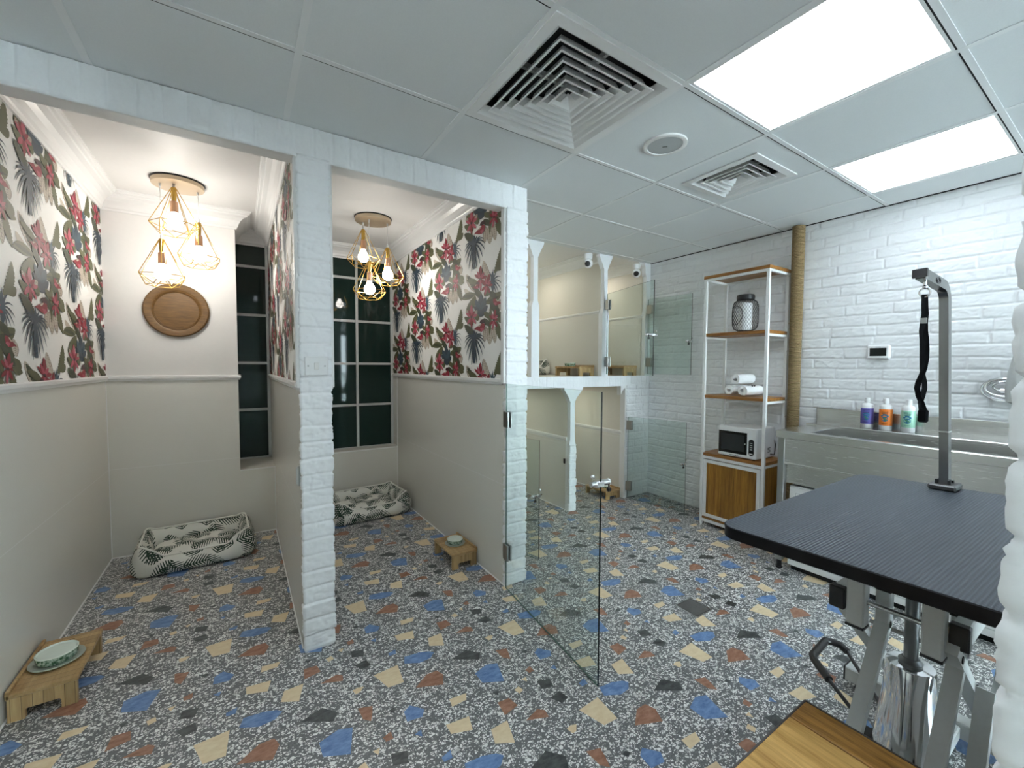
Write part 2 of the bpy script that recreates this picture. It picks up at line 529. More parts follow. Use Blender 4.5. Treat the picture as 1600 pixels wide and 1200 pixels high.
def sweep(mb, path, prof, m=0):
    """profile (out, z) run along a wall line, room on the left of the walk, mitred"""
    pts = [Vector((p[0], p[1])) for p in path]; N = len(pts); k = len(prof)
    vs = []
    for i, p in enumerate(pts):
        ns = []
        if i > 0:
            d = (pts[i]-pts[i-1]).normalized(); ns.append(Vector((-d.y, d.x)))
        if i < N-1:
            d = (pts[i+1]-pts[i]).normalized(); ns.append(Vector((-d.y, d.x)))
        if len(ns) == 2:
            b = (ns[0]+ns[1]).normalized(); b = b/max(.2, b.dot(ns[0]))
        else: b = ns[0]
        for o, z in prof: vs.append((p.x+b.x*o, p.y+b.y*o, z))
    fs = []
    for i in range(N-1):
        for j in range(k):
            l = (j+1) % k
            fs.append((i*k+j, i*k+l, (i+1)*k+l, (i+1)*k+j))
    fs.append(tuple(range(k))); fs.append(tuple((N-1)*k+j for j in range(k))[::-1])
    mb.add(vs, fs, m)
def crown(z1, s=1.0):
    return [(0,z1-.12*s),(.010*s,z1-.12*s),(.014*s,z1-.108*s),(.020*s,z1-.102*s),(.024*s,z1-.085*s),(.036*s,z1-.062*s),(.055*s,z1-.044*s),
            (.078*s,z1-.034*s),(.082*s,z1-.026*s),(.094*s,z1-.022*s),(.098*s,z1-.012*s),(.104*s,z1-.010*s),(.104*s,z1),(0,z1)]
def rail(z, h=.036, o=.018):
    return [(0,z),(o*.55,z),(o*.7,z+h*.25),(o,z+h*.45),(o,z+h*.85),(o*.6,z+h),(0,z+h)]

# outlines in millimetres: (ink, [x, y, x, y, ...])
CHIPS = [(0,[551,555,542,443,479,448,447,548]),
 (1,[-13,589,51,581,93,564,110,545,83,519,32,515,-27,547]),
 (0,[124,54,194,56,168,-36,108,-2]),
 (0,[-4,159,84,148,69,88,-3,114]),
 (2,[206,145,256,140,264,92,199,79]),
 (2,[251,18,317,37,338,19,333,-15]),
 (3,[160,458,238,483,284,430,262,393]),
 (2,[-34,387,30,433,76,432,90,395,67,344]),
 (0,[56,260,126,253,111,222,50,221]),
 (0,[354,510,377,514,397,506,377,484,360,484]),
 (3,[400,153,451,136,441,91,393,108]),
 (3,[391,52,445,61,453,16,414,9]),
 (1,[493,297,522,314,562,269,544,239,489,248]),
 (1,[205,328,269,348,316,331,287,225,207,265]),
 (2,[351,407,401,390,393,358,379,322,356,345]),
 (3,[445,333,467,338,473,323,457,314]),
 (1,[537,49,574,60,568,29,539,30]),
 (0,[295,163,320,170,326,144,303,136]),
 (0,[351,195,376,196,364,172]),
 (2,[395,230,426,240,425,207,400,207]),
 (1,[493,182,520,189,513,160]),
 (3,[214,198,242,196,226,173])]
MOTIF = [(7,[8,313,9,328,7,343,1,358,-8,372,-21,387,-36,401,-56,415,-79,430,-107,444,-122,444,-124,429,-121,413,-116,398,-106,383,-93,368,-77,353,-58,339,-36,325,-9,312]),
 (6,[7,313,6,328,2,343,-5,357,-15,372,-27,386,-43,401,-61,415,-82,430,-108,444,-121,444,-120,429,-116,413,-109,398,-99,383,-86,368,-71,354,-53,340,-32,326,-8,312]),
 (7,[-13,328,-10,330,-6,332,-2,334,1,336,5,337,8,339,8,340,4,338,0,336,-4,334,-8,333,-12,331,-16,329]),
 (7,[-14,329,-21,330,-27,332,-34,333,-40,334,-46,335,-53,336,-53,336,-46,334,-40,333,-34,332,-27,330,-21,329,-15,328]),
 (7,[-27,344,-23,346,-20,348,-16,350,-13,352,-9,354,-6,355,-6,356,-10,354,-14,352,-18,351,-22,349,-26,347,-30,345]),
 (7,[-28,346,-35,347,-41,348,-48,349,-54,350,-61,351,-67,352,-67,352,-61,351,-54,349,-48,348,-41,347,-35,345,-28,344]),
 (7,[-41,360,-37,362,-34,364,-30,366,-27,368,-23,370,-19,372,-20,372,-24,370,-28,368,-32,367,-36,365,-40,363,-44,362]),
 (7,[-42,362,-49,363,-55,364,-62,365,-68,366,-75,368,-81,369,-81,368,-75,367,-68,366,-62,364,-55,363,-49,362,-43,360]),
 (7,[-55,377,-52,379,-48,380,-44,382,-41,384,-37,386,-33,388,-34,388,-38,386,-42,385,-46,383,-50,381,-54,380,-58,378]),
 (7,[-56,378,-63,379,-69,381,-76,382,-83,383,-89,384,-96,385,-96,385,-89,384,-83,382,-76,381,-70,379,-63,378,-57,377]),
 (7,[-69,393,-66,395,-62,397,-58,399,-55,401,-51,402,-47,404,-48,405,-52,403,-56,401,-60,400,-64,398,-68,396,-72,395]),
 (7,[-71,395,-77,396,-84,397,-90,398,-97,400,-104,401,-110,402,-111,402,-104,400,-97,399,-91,397,-84,396,-77,395,-71,393]),
 (7,[-84,410,-80,412,-76,414,-73,415,-69,417,-65,419,-62,421,-62,421,-66,419,-70,418,-74,416,-78,415,-82,413,-86,411]),
 (7,[-85,411,-92,413,-98,414,-105,415,-112,416,-118,418,-125,419,-125,419,-118,417,-112,416,-105,414,-98,413,-92,411,-85,410]),
 (7,[-98,427,-94,428,-91,430,-87,432,-83,434,-80,436,-76,438,-76,438,-80,436,-84,435,-89,433,-93,431,-97,430,-101,428]),
 (7,[-99,428,-106,429,-113,431,-120,432,-126,433,-133,435,-140,436,-140,436,-133,434,-126,433,-120,431,-113,430,-106,428,-100,427]),
 (7,[1,313,-17,334,-36,356,-55,377,-75,399,-94,422,-114,444,-114,444,-95,422,-76,399,-58,377,-39,356,-21,334,-3,313]),
 (7,[204,354,203,368,200,383,195,397,188,412,180,426,169,441,157,456,143,471,126,487,114,487,106,473,102,459,103,444,107,429,116,414,129,399,145,384,165,369,189,354]),
 (6,[202,354,200,368,195,383,190,397,182,412,174,426,164,441,153,456,140,471,125,487,115,487,109,473,107,458,108,444,113,429,122,414,134,399,149,384,168,369,190,354]),
 (7,[188,370,191,371,195,372,198,374,201,375,205,376,208,377,208,378,204,377,200,375,197,374,193,373,189,372,186,371]),
 (7,[187,371,182,372,177,374,172,375,167,376,162,377,157,379,156,379,161,377,167,376,172,374,177,373,182,371,186,370]),
 (7,[178,386,182,387,185,389,189,390,192,391,195,392,199,394,198,394,195,393,191,392,187,391,184,390,180,388,176,387]),
 (7,[178,387,173,389,167,390,162,391,157,393,152,394,147,395,147,395,152,394,157,392,162,391,167,389,172,388,177,386]),
 (7,[169,403,172,404,176,405,179,406,183,408,186,409,189,410,189,410,185,409,182,408,178,407,174,406,171,405,167,404]),
 (7,[168,404,163,405,158,407,153,408,148,409,143,411,137,412,137,412,142,410,147,409,153,407,158,406,163,404,168,403]),
 (7,[160,419,163,420,166,422,170,423,173,424,177,425,180,427,180,427,176,426,172,425,169,424,165,423,161,422,157,420]),
 (7,[159,420,154,422,148,423,143,425,138,426,133,427,128,429,128,429,133,427,138,425,143,424,148,422,153,421,158,419]),
 (7,[150,436,153,437,157,438,160,440,164,441,167,442,171,443,170,443,167,442,163,441,159,440,155,439,152,438,148,437]),
 (7,[149,437,144,439,139,440,134,441,128,443,123,444,118,446,118,445,123,444,128,442,133,441,138,439,144,437,149,436]),
 (7,[140,453,144,454,147,455,151,456,154,457,158,459,161,460,161,460,157,459,153,458,150,457,146,456,142,455,138,454]),
 (7,[140,454,134,455,129,457,124,458,119,460,113,461,108,463,108,462,113,461,118,459,124,457,129,456,134,454,139,453]),
 (7,[131,469,134,471,138,472,141,473,145,474,148,475,152,477,151,477,147,476,144,475,140,474,136,473,132,472,129,471]),
 (7,[130,471,125,472,119,474,114,475,109,477,104,478,98,480,98,479,103,478,109,476,114,474,119,473,124,471,129,469]),
 (7,[198,354,185,376,172,398,160,420,147,442,133,464,120,487,120,487,132,464,145,442,157,420,170,398,182,376,194,354]),
 (2,[37,309,34,316,38,323,31,329,35,336,25,342,29,349,16,355,21,362,6,367,9,374,-7,380,-6,387,-23,392,-23,399,-41,404,-44,410,-62,416,-68,422,-85,427,-97,433,-110,432,-106,426,-106,418,-97,412,-100,405,-88,399,-91,392,-77,386,-80,379,-65,373,-68,366,-51,361,-54,353,-37,348,-38,341,-21,336,-20,330,-4,325,0,318,13,313,21,307]),
 (1,[259,385,271,390,287,393,294,399,309,402,313,410,327,413,328,421,341,425,339,434,351,438,347,447,356,452,351,462,358,468,352,478,356,485,349,496,350,504,343,514,339,524,327,528,323,521,316,516,315,508,306,503,307,495,296,490,298,481,287,477,290,467,278,463,282,453,270,449,273,439,263,435,265,425,255,420,257,411,249,405,249,397,243,390]),
 (1,[267,399,289,393,308,391,324,390,338,391,349,394,357,399,363,406,366,415,366,426,358,432,341,434,326,434,313,433,300,432,289,429,278,425,269,420,262,414,256,407]),
 (6,[-45,284,-46,293,-49,302,-55,311,-63,319,-74,327,-87,334,-102,341,-120,348,-141,354,-152,352,-152,342,-148,333,-142,324,-134,315,-123,307,-110,300,-95,293,-78,287,-58,281]),
 (7,[189,83,176,71,167,58,161,45,158,32,158,19,162,5,168,-9,178,-22,191,-36,204,-37,217,-24,226,-11,232,1,235,14,236,27,233,41,227,54,218,68,205,82]),
 (6,[190,83,180,71,172,58,167,45,165,32,165,18,168,5,173,-9,181,-22,192,-36,203,-37,214,-24,222,-11,227,2,229,15,229,28,227,41,222,54,215,68,204,82]),
 (7,[197,68,192,67,187,66,183,65,178,64,173,63,169,62,169,62,174,63,179,64,184,64,188,65,193,66,198,67]),
 (7,[197,67,201,66,206,64,211,62,216,61,220,59,225,58,225,58,221,60,216,61,212,63,207,65,202,66,198,68]),
 (7,[197,53,192,52,187,51,183,50,178,49,174,48,169,47,169,47,174,48,179,49,184,50,188,50,193,51,198,52]),
 (7,[197,52,201,51,206,49,211,48,216,46,220,45,225,43,225,43,221,45,216,47,212,48,207,50,203,52,198,53]),
 (7,[197,39,192,38,187,36,183,35,178,34,174,33,169,32,169,32,174,33,179,34,184,35,188,35,193,36,198,37]),
 (7,[197,37,201,36,206,34,211,33,216,31,220,30,225,28,225,29,221,30,216,32,212,34,207,35,203,37,198,39]),
 (7,[197,24,192,23,188,22,183,20,178,19,174,18,169,17,169,17,174,18,179,19,184,20,189,21,193,22,198,22]),
 (7,[197,23,201,21,206,20,211,18,216,17,220,15,225,14,225,14,221,15,216,17,212,19,207,20,203,22,198,24]),
 (7,[197,9,192,8,188,7,183,5,178,4,174,3,169,2,169,2,174,3,179,4,184,5,189,6,193,7,198,8]),
 (7,[197,8,202,6,206,5,211,3,216,2,220,0,225,-1,225,-1,221,1,216,2,212,4,207,6,203,7,198,9]),
 (7,[197,-6,192,-7,188,-8,183,-9,178,-11,174,-12,169,-13,169,-13,174,-12,179,-11,184,-10,189,-9,193,-8,198,-7]),
 (7,[197,-7,202,-9,206,-10,211,-12,216,-13,221,-14,225,-16,225,-16,221,-14,216,-12,212,-11,207,-9,203,-8,198,-6]),
 (7,[197,-21,192,-22,188,-23,183,-24,178,-26,174,-27,169,-28,169,-28,174,-27,179,-26,184,-25,189,-24,193,-23,198,-22]),
 (7,[197,-22,202,-24,206,-25,211,-26,216,-28,221,-29,225,-31,225,-30,221,-29,216,-27,212,-26,207,-24,203,-23,198,-21]),
 (7,[195,83,196,63,196,43,196,23,197,3,197,-17,197,-36,198,-36,198,-17,198,3,199,23,199,43,199,63,199,82]),
 (7,[146,78,134,69,125,59,118,50,113,39,111,29,112,18,115,7,120,-4,129,-15,140,-16,152,-7,161,3,168,12,173,22,175,33,174,43,172,54,167,65,159,76]),
 (6,[147,78,136,69,128,59,122,49,118,39,116,28,116,18,119,7,123,-4,130,-15,139,-16,150,-7,158,3,164,13,168,23,170,33,170,44,168,54,164,65,158,76]),
 (7,[149,66,146,66,142,65,138,64,134,64,130,63,126,62,127,62,131,63,135,63,139,64,143,64,147,64,151,65]),
 (7,[149,65,153,64,156,62,160,61,164,60,167,58,171,57,171,57,168,59,164,60,161,62,158,63,154,65,151,66]),
 (7,[147,55,143,54,140,53,136,53,132,52,128,51,124,51,124,50,128,51,132,51,136,52,140,52,144,53,148,53]),
 (7,[147,53,151,52,154,51,158,49,161,48,165,47,169,45,169,46,166,47,162,49,159,50,155,52,152,53,149,55]),
 (7,[145,43,141,42,137,42,133,41,130,40,126,40,122,39,122,39,126,39,130,40,134,40,138,41,142,41,146,42]),
 (7,[145,42,148,41,152,39,156,38,159,37,163,35,166,34,167,34,163,36,160,37,157,39,153,40,150,41,146,43]),
 (7,[143,32,139,31,135,30,131,29,127,29,123,28,120,27,120,27,124,28,128,28,132,29,136,29,140,30,144,30]),
 (7,[142,30,146,29,150,28,153,26,157,25,161,24,164,22,164,23,161,24,158,25,154,27,151,28,148,30,144,31]),
 (7,[140,20,137,19,133,18,129,18,125,17,121,16,117,16,117,15,122,16,126,16,130,17,134,17,138,18,142,18]),
 (7,[140,19,144,17,148,16,151,15,155,13,158,12,162,11,162,11,159,12,156,14,152,15,149,17,145,18,142,20]),
 (7,[138,8,134,7,131,7,127,6,123,5,119,5,115,4,115,4,119,4,123,5,127,5,131,6,135,6,139,7]),
 (7,[138,7,142,6,145,4,149,3,153,2,156,1,160,-1,160,-1,157,1,153,2,150,4,146,5,143,7,140,8]),
 (7,[136,-3,132,-4,128,-5,124,-6,120,-6,117,-7,113,-8,113,-8,117,-8,121,-7,125,-6,129,-6,133,-5,137,-5]),
 (7,[136,-5,139,-6,143,-7,147,-9,150,-10,154,-11,158,-12,158,-12,154,-11,151,-9,148,-8,144,-6,141,-5,137,-4]),
 (7,[150,77,148,62,145,46,142,31,139,15,137,0,134,-16,135,-16,138,0,141,15,144,31,148,46,151,62,154,77]),
 (7,[235,79,228,67,223,55,222,43,222,31,225,18,230,6,237,-6,246,-18,259,-31,268,-30,276,-18,280,-6,282,6,282,18,279,30,275,42,268,54,259,66,247,79]),
 (6,[236,79,230,67,227,55,226,43,227,30,229,18,234,6,240,-6,249,-18,259,-31,268,-30,273,-18,276,-6,278,6,277,18,275,30,270,42,264,54,256,67,246,79]),
 (7,[243,66,240,65,236,64,233,63,230,62,227,61,224,60,224,60,227,60,231,61,234,62,238,63,241,64,244,65]),
 (7,[243,65,247,64,251,63,254,62,258,61,262,60,265,59,266,59,262,60,259,61,255,62,251,64,248,65,244,66]),
 (7,[246,52,243,51,239,50,236,49,233,48,230,47,227,46,227,46,230,47,234,48,237,48,240,49,244,50,247,51]),
 (7,[246,51,250,50,253,49,257,48,261,47,265,46,268,45,268,45,265,46,261,48,258,49,254,50,251,51,247,52]),
 (7,[249,38,245,37,242,36,239,35,236,34,233,33,229,32,230,32,233,33,237,34,240,35,243,35,247,36,250,37]),
 (7,[249,37,253,36,256,35,260,34,264,33,267,32,271,32,271,32,268,33,264,34,261,35,257,36,253,37,250,38]),
 (7,[251,25,248,24,245,23,242,22,239,21,236,19,232,18,233,18,236,19,239,20,243,21,246,22,250,23,253,23]),
 (7,[252,24,255,23,259,22,263,21,267,20,270,19,274,18,274,18,271,19,267,20,263,21,260,23,256,24,253,25]),
 (7,[254,11,251,10,248,9,245,8,242,7,238,6,235,5,235,4,239,5,242,6,246,7,249,8,252,9,256,10]),
 (7,[254,10,258,9,262,8,266,7,269,6,273,5,277,4,277,5,273,6,270,7,266,8,263,9,259,10,256,11]),
 (7,[257,-3,254,-4,251,-5,248,-6,244,-7,241,-8,238,-9,238,-9,242,-8,245,-7,248,-7,252,-6,255,-5,259,-4]),
 (7,[257,-4,261,-5,265,-6,268,-7,272,-7,276,-8,280,-9,280,-9,276,-8,273,-7,269,-6,265,-5,262,-4,258,-3]),
 (7,[260,-16,257,-17,254,-18,250,-20,247,-21,244,-22,241,-23,241,-23,245,-22,248,-21,251,-20,255,-19,258,-18,261,-17]),
 (7,[260,-17,264,-18,268,-19,271,-20,275,-21,279,-22,282,-23,282,-23,279,-22,275,-20,272,-19,268,-18,265,-17,261,-16]),
 (7,[239,79,243,61,247,42,251,24,255,6,259,-12,263,-31,264,-30,260,-12,257,6,253,24,250,42,246,61,243,79]),
 (1,[275,101,274,94,268,88,271,81,265,74,270,68,264,61,271,55,266,48,275,42,270,35,281,29,278,22,289,16,288,10,300,4,301,-3,313,-8,316,-14,328,-20,335,-26,347,-25,346,-19,350,-12,346,-6,350,1,344,7,349,14,341,20,345,26,336,32,341,39,331,45,334,52,324,57,326,64,316,70,316,77,306,83,305,89,295,95,291,102]),
 (1,[209,213,207,203,201,195,200,185,194,176,195,166,189,158,191,148,185,139,188,129,183,119,187,109,182,100,186,90,183,81,187,70,185,61,189,51,188,41,192,31,193,21,201,21,204,30,210,39,211,49,217,58,216,68,222,77,220,86,226,95,223,105,228,114,225,124,230,133,225,143,229,153,225,163,227,172,223,182,224,191,220,202,219,211]),
 (0,[240,339,235,349,231,359,226,368,221,377,216,385,210,393,204,400,196,406,195,406,198,400,202,393,205,385,209,377,214,368,219,359,224,349,229,339]),
 (0,[240,338,241,348,242,358,242,368,243,378,243,387,242,397,242,406,240,415,239,416,236,407,234,399,232,389,231,380,230,371,230,361,229,350,229,340]),
 (0,[240,337,246,348,253,357,259,366,265,373,271,380,276,385,281,390,285,394,284,394,276,392,269,389,261,384,254,377,248,370,241,361,235,351,229,340]),
 (0,[239,337,251,345,263,351,274,355,285,357,295,358,305,358,315,356,327,353,328,353,317,359,305,362,292,364,278,364,266,361,254,356,242,350,230,341]),
 (0,[238,337,251,340,264,341,276,340,287,338,299,334,312,328,326,319,340,309,341,309,330,321,317,330,304,338,290,343,275,347,259,347,245,346,231,341]),
 (0,[236,336,247,335,257,332,268,328,279,321,292,313,304,303,317,291,331,277,332,277,322,292,311,304,300,315,288,324,275,332,261,337,247,341,233,342]),
 (0,[232,337,239,333,247,328,255,321,263,313,272,304,282,293,291,282,302,269,302,269,296,282,289,294,282,305,274,314,265,323,256,330,247,336,237,341]),
 (0,[230,339,234,331,239,323,243,315,248,306,254,296,260,286,266,276,273,264,274,264,272,275,268,286,264,296,260,306,255,315,250,323,245,332,239,339]),
 (0,[229,340,229,331,230,322,230,313,231,304,233,295,234,285,236,275,239,265,240,265,242,274,243,284,243,293,243,302,243,312,242,321,241,329,240,338]),
 (8,[240,278,248,290,254,302,258,315,260,328,260,341,258,355,253,369,247,383,239,398,230,400,221,388,215,376,211,363,209,350,209,336,211,323,215,308,221,294,229,279]),
 (1,[9,302,-19,311,-45,318,-70,322,-94,323,-115,322,-135,319,-153,313,-170,304,-183,292,-176,283,-149,278,-123,275,-99,274,-76,273,-55,274,-35,277,-16,280,1,285,17,292]),
 (2,[-1,287,-20,294,-39,299,-58,303,-76,306,-95,307,-114,308,-132,307,-151,305,-169,302,-168,298,-148,294,-129,291,-109,288,-90,286,-72,285,-53,283,-35,283,-18,282,0,283]),
 (1,[4,285,-5,281,-18,279,-24,275,-38,273,-41,267,-55,266,-57,259,-72,258,-72,251,-86,249,-85,242,-98,239,-97,232,-109,229,-107,221,-117,217,-116,210,-123,205,-123,198,-127,192,-111,186,-96,188,-79,189,-69,193,-52,194,-46,198,-30,200,-26,205,-11,207,-10,213,3,215,3,222,15,225,13,233,22,236,19,244,26,248,22,257,26,262,23,270,22,277]),
 (1,[157,215,191,209,222,207,248,208,271,210,291,216,307,223,320,233,330,245,336,261,327,269,301,269,277,268,254,266,232,263,211,258,192,252,174,244,158,236,143,225]),
 (2,[158,226,180,226,201,226,221,226,240,228,258,230,276,232,293,235,309,239,324,244,323,246,304,245,285,245,267,243,248,242,230,240,211,238,193,235,174,232,156,229]),
 (2,[201,228,198,216,200,204,205,193,212,182,223,172,237,163,253,154,272,146,295,139,310,142,317,155,319,167,318,178,312,189,302,198,288,208,270,216,248,224,220,231]),
 (1,[297,148,296,140,298,132,301,126,307,120,315,115,325,111,337,108,351,105,368,104,377,108,378,116,376,124,373,130,368,136,360,141,351,145,339,148,325,151,308,153]),
 (7,[312,225,303,218,297,211,293,204,292,196,294,188,298,180,305,172,314,164,327,156,337,155,347,162,353,170,356,177,358,184,356,192,352,199,346,207,337,215,325,224]),
 (6,[313,225,305,218,301,211,298,203,297,196,299,188,303,180,309,172,317,164,327,156,337,155,344,163,349,170,352,177,353,184,351,192,348,200,342,208,335,216,324,224]),
 (7,[320,216,316,216,312,215,309,214,305,213,302,212,298,211,298,211,302,211,306,212,310,213,313,214,317,214,321,215]),
 (7,[320,215,324,214,328,213,332,211,336,210,341,209,345,207,345,207,341,209,337,210,333,212,329,213,325,215,321,216]),
 (7,[321,208,318,207,314,206,311,205,307,204,303,203,300,202,300,202,304,203,308,204,311,204,315,205,319,206,323,207]),
 (7,[321,207,326,205,330,204,334,203,338,201,342,200,346,199,346,199,342,200,338,202,335,203,331,205,326,206,322,208]),
 (7,[323,199,319,198,316,197,312,196,309,195,305,194,301,193,302,193,305,194,309,195,313,196,317,196,321,197,324,198]),
 (7,[323,198,327,197,331,195,336,194,340,193,344,191,348,190,348,190,344,192,340,193,336,195,332,196,328,198,324,199]),
 (7,[325,191,321,190,317,189,314,188,310,187,307,186,303,185,303,185,307,185,311,186,315,187,319,188,322,189,326,189]),
 (7,[325,189,329,188,333,187,337,186,341,184,345,183,350,182,350,182,346,183,342,185,338,186,334,188,330,189,326,191]),
 (7,[326,182,323,181,319,180,316,179,312,178,308,177,305,176,305,176,309,177,313,178,316,178,320,179,324,180,328,181]),
 (7,[326,181,331,180,335,178,339,177,343,176,347,174,351,173,351,173,347,175,343,176,339,178,335,179,331,181,327,182]),
 (7,[328,174,324,173,321,172,317,171,314,170,310,169,307,168,307,167,311,168,314,169,318,170,322,171,326,171,329,172]),
 (7,[328,172,332,171,336,170,341,168,345,167,349,166,353,165,353,165,349,166,345,168,341,169,337,171,333,172,329,173]),
 (7,[330,165,326,164,322,163,319,162,315,161,312,160,308,159,308,159,312,160,316,160,320,161,324,162,327,163,331,164]),
 (7,[330,164,334,162,338,161,342,160,346,159,350,157,355,156,355,156,351,158,347,159,343,161,339,162,335,163,331,165]),
 (7,[317,225,319,213,322,202,324,190,327,179,329,167,332,156,332,156,330,167,328,179,326,190,324,201,322,213,320,224]),
 (3,[343,196,317,209,296,219,270,233,245,235,240,222,248,206,270,192,296,192,317,196]),
 (5,[291,232,280,247,259,254,240,249,237,236,256,235,272,231]),
 (4,[286,207,259,213,245,206,270,192]),
 (6,[304,213,280,229,270,229,291,214]),
 (1,[51,359,40,371,27,381,14,389,-2,396,-18,401,-37,405,-57,407,-78,408,-101,407,-106,401,-91,392,-76,384,-60,377,-44,370,-27,365,-9,361,8,357,27,354,46,353]),
 (2,[112,253,110,264,105,274,98,284,89,294,78,304,66,313,51,322,35,331,15,340,4,338,0,326,2,315,6,304,13,294,24,284,38,275,55,266,76,258,99,251]),
 (2,[191,282,193,273,197,265,203,259,211,253,220,248,231,243,244,240,258,238,275,236,283,240,281,249,278,256,272,263,265,269,256,274,246,278,233,282,218,285,201,286]),
 (1,[140,263,156,262,170,262,181,263,190,266,197,269,201,274,203,279,204,286,201,295,192,300,175,302,161,302,150,301,140,299,133,295,128,291,125,285,125,278,127,270]),
 (3,[88,381,95,389,100,397,103,405,105,414,105,423,103,432,99,441,94,451,86,462,79,463,71,456,66,448,62,439,61,431,60,422,62,412,66,403,71,393,78,383]),
 (3,[85,380,97,377,108,375,118,374,128,373,137,374,145,375,152,377,159,380,165,384,162,388,150,391,140,393,129,394,120,395,111,394,102,393,94,391,87,388,81,384]),
 (3,[85,383,81,390,75,395,69,401,61,406,52,410,43,414,32,418,20,421,7,423,2,421,7,415,13,409,20,403,27,398,36,394,46,390,56,386,68,383,80,381]),
 (3,[80,381,82,374,85,368,90,361,96,355,103,348,111,343,121,337,131,331,143,326,148,327,147,334,143,341,139,347,133,353,126,359,118,365,109,371,98,377,86,382]),
 (3,[79,383,68,381,57,379,48,375,41,372,34,367,29,362,25,357,23,350,22,343,27,341,40,343,50,346,59,349,67,353,74,357,79,362,83,368,85,374,86,380]),
 (4,[80,383,75,375,71,367,69,359,68,350,68,342,69,333,72,324,75,315,80,305,86,304,91,312,94,320,97,328,98,337,98,345,97,354,94,363,91,372,86,381]),
 (4,[86,381,95,382,103,385,110,387,117,390,122,394,126,398,129,402,131,407,131,413,127,415,117,413,109,411,102,409,96,405,90,402,86,398,83,394,81,389,80,383]),
 (4,[86,382,85,388,84,394,81,400,77,406,72,412,66,418,59,424,50,430,41,436,36,436,36,429,38,423,40,417,44,411,49,405,55,399,62,393,70,388,80,382]),
 (5,[98,379,94,374,83,373,72,377,67,385,72,390,83,391,94,386]),
 (3,[168,327,177,333,185,339,191,345,196,352,199,359,201,366,201,374,200,382,197,391,190,393,181,387,173,382,167,375,162,369,159,362,157,354,156,346,157,338,160,330]),
 (3,[165,327,174,323,182,320,191,318,199,316,207,315,215,315,223,316,231,317,238,319,237,322,229,326,220,329,212,332,204,333,195,334,187,334,179,334,171,333,164,330]),
 (3,[167,329,166,335,163,340,159,345,154,350,148,355,141,359,133,363,123,367,112,371,107,370,108,364,111,359,115,353,120,348,126,344,133,339,141,335,151,331,161,328]),
 (3,[161,328,160,322,161,316,162,310,165,304,169,299,175,293,181,287,189,281,198,276,203,276,204,282,203,288,202,294,199,300,195,305,190,311,184,317,176,323,167,329]),
 (3,[162,330,151,330,140,329,131,327,123,325,115,323,109,319,103,315,99,311,95,306,99,303,111,304,121,305,131,306,139,308,147,311,153,314,159,318,163,322,167,327]),
 (4,[161,329,154,323,148,317,143,311,139,304,135,298,133,290,132,283,132,275,133,267,138,266,145,272,152,278,157,285,161,291,164,298,166,305,168,312,168,320,167,328]),
 (4,[166,327,175,327,183,328,191,329,197,331,203,333,208,336,212,339,216,342,219,346,216,348,207,348,199,348,191,347,185,345,179,343,173,340,169,337,165,334,162,330]),
 (4,[167,328,169,333,170,339,169,344,168,349,166,354,163,360,158,365,153,371,147,376,142,377,140,372,139,366,139,361,140,356,143,351,146,345,150,340,155,334,161,329]),
 (5,[177,326,173,321,164,321,155,324,151,331,155,336,164,336,173,333]),
 (3,[-28,343,-3,348,16,351,39,356,60,351,65,340,58,329,39,323,16,329,-3,337]),
 (5,[20,360,30,369,48,370,65,361,67,350,51,354,37,355]),
 (4,[25,339,48,337,60,328,39,323]),
 (6,[8,348,30,355,39,353,20,345]),
 (0,[95,172,108,183,117,194,123,206,126,217,126,229,123,242,118,255,109,268,97,282,84,284,71,274,61,263,55,251,51,239,51,227,53,214,59,201,67,188,79,174]),
 (8,[90,169,93,180,93,190,91,200,86,210,79,220,70,230,58,239,44,249,27,259,16,258,12,248,12,237,14,227,18,217,25,207,34,197,46,187,60,178,77,169]),
 (8,[101,166,117,174,130,182,140,191,148,200,153,210,156,220,157,231,156,242,151,255,141,257,125,250,112,242,102,234,93,225,87,215,84,204,83,193,84,182,88,169]),
 (0,[92,156,90,165,86,173,79,181,72,189,62,196,50,203,37,209,21,215,3,221,-5,219,-3,209,2,201,8,192,16,185,25,177,37,171,50,164,65,159,82,154]),
 (0,[96,152,113,155,127,158,139,162,150,167,159,172,166,179,171,186,174,193,176,202,168,206,152,204,137,201,125,197,114,192,104,187,97,181,91,173,88,166,86,157]),
 (0,[143,160,136,149,115,143,87,142,58,148,37,159,29,172,37,183,58,189,87,189,115,183,136,172]),
 (1,[-14,102,-15,114,-20,124,-27,133,-37,141,-50,148,-67,154,-86,159,-108,162,-135,165,-146,161,-140,151,-132,141,-122,133,-111,125,-98,118,-82,111,-66,106,-47,101,-27,97]),
 (1,[211,123,211,131,209,138,205,145,199,150,191,156,181,160,169,164,155,167,138,170,129,167,129,158,131,151,135,144,141,138,149,133,159,129,171,125,184,122,201,119]),
 (2,[119,127,120,118,123,110,129,102,136,96,145,89,157,84,170,79,185,75,202,72,210,74,210,83,207,91,202,99,195,105,186,111,175,117,162,122,148,127,130,130]),
 (2,[244,154,245,146,247,140,251,134,257,129,265,125,274,122,285,120,298,118,312,118,320,121,320,129,317,135,314,141,308,146,301,150,292,153,281,156,268,158,254,158]),
 (1,[55,122,61,130,64,137,64,143,62,150,58,157,51,163,42,169,30,175,15,182,4,181,-3,174,-6,167,-6,160,-5,153,0,146,7,140,16,133,28,127,42,121]),
 (7,[-33,150,-32,158,-34,166,-38,173,-44,179,-52,185,-63,191,-76,196,-91,201,-109,205,-119,203,-121,194,-119,187,-115,179,-109,172,-101,166,-90,161,-77,156,-63,151,-45,147]),
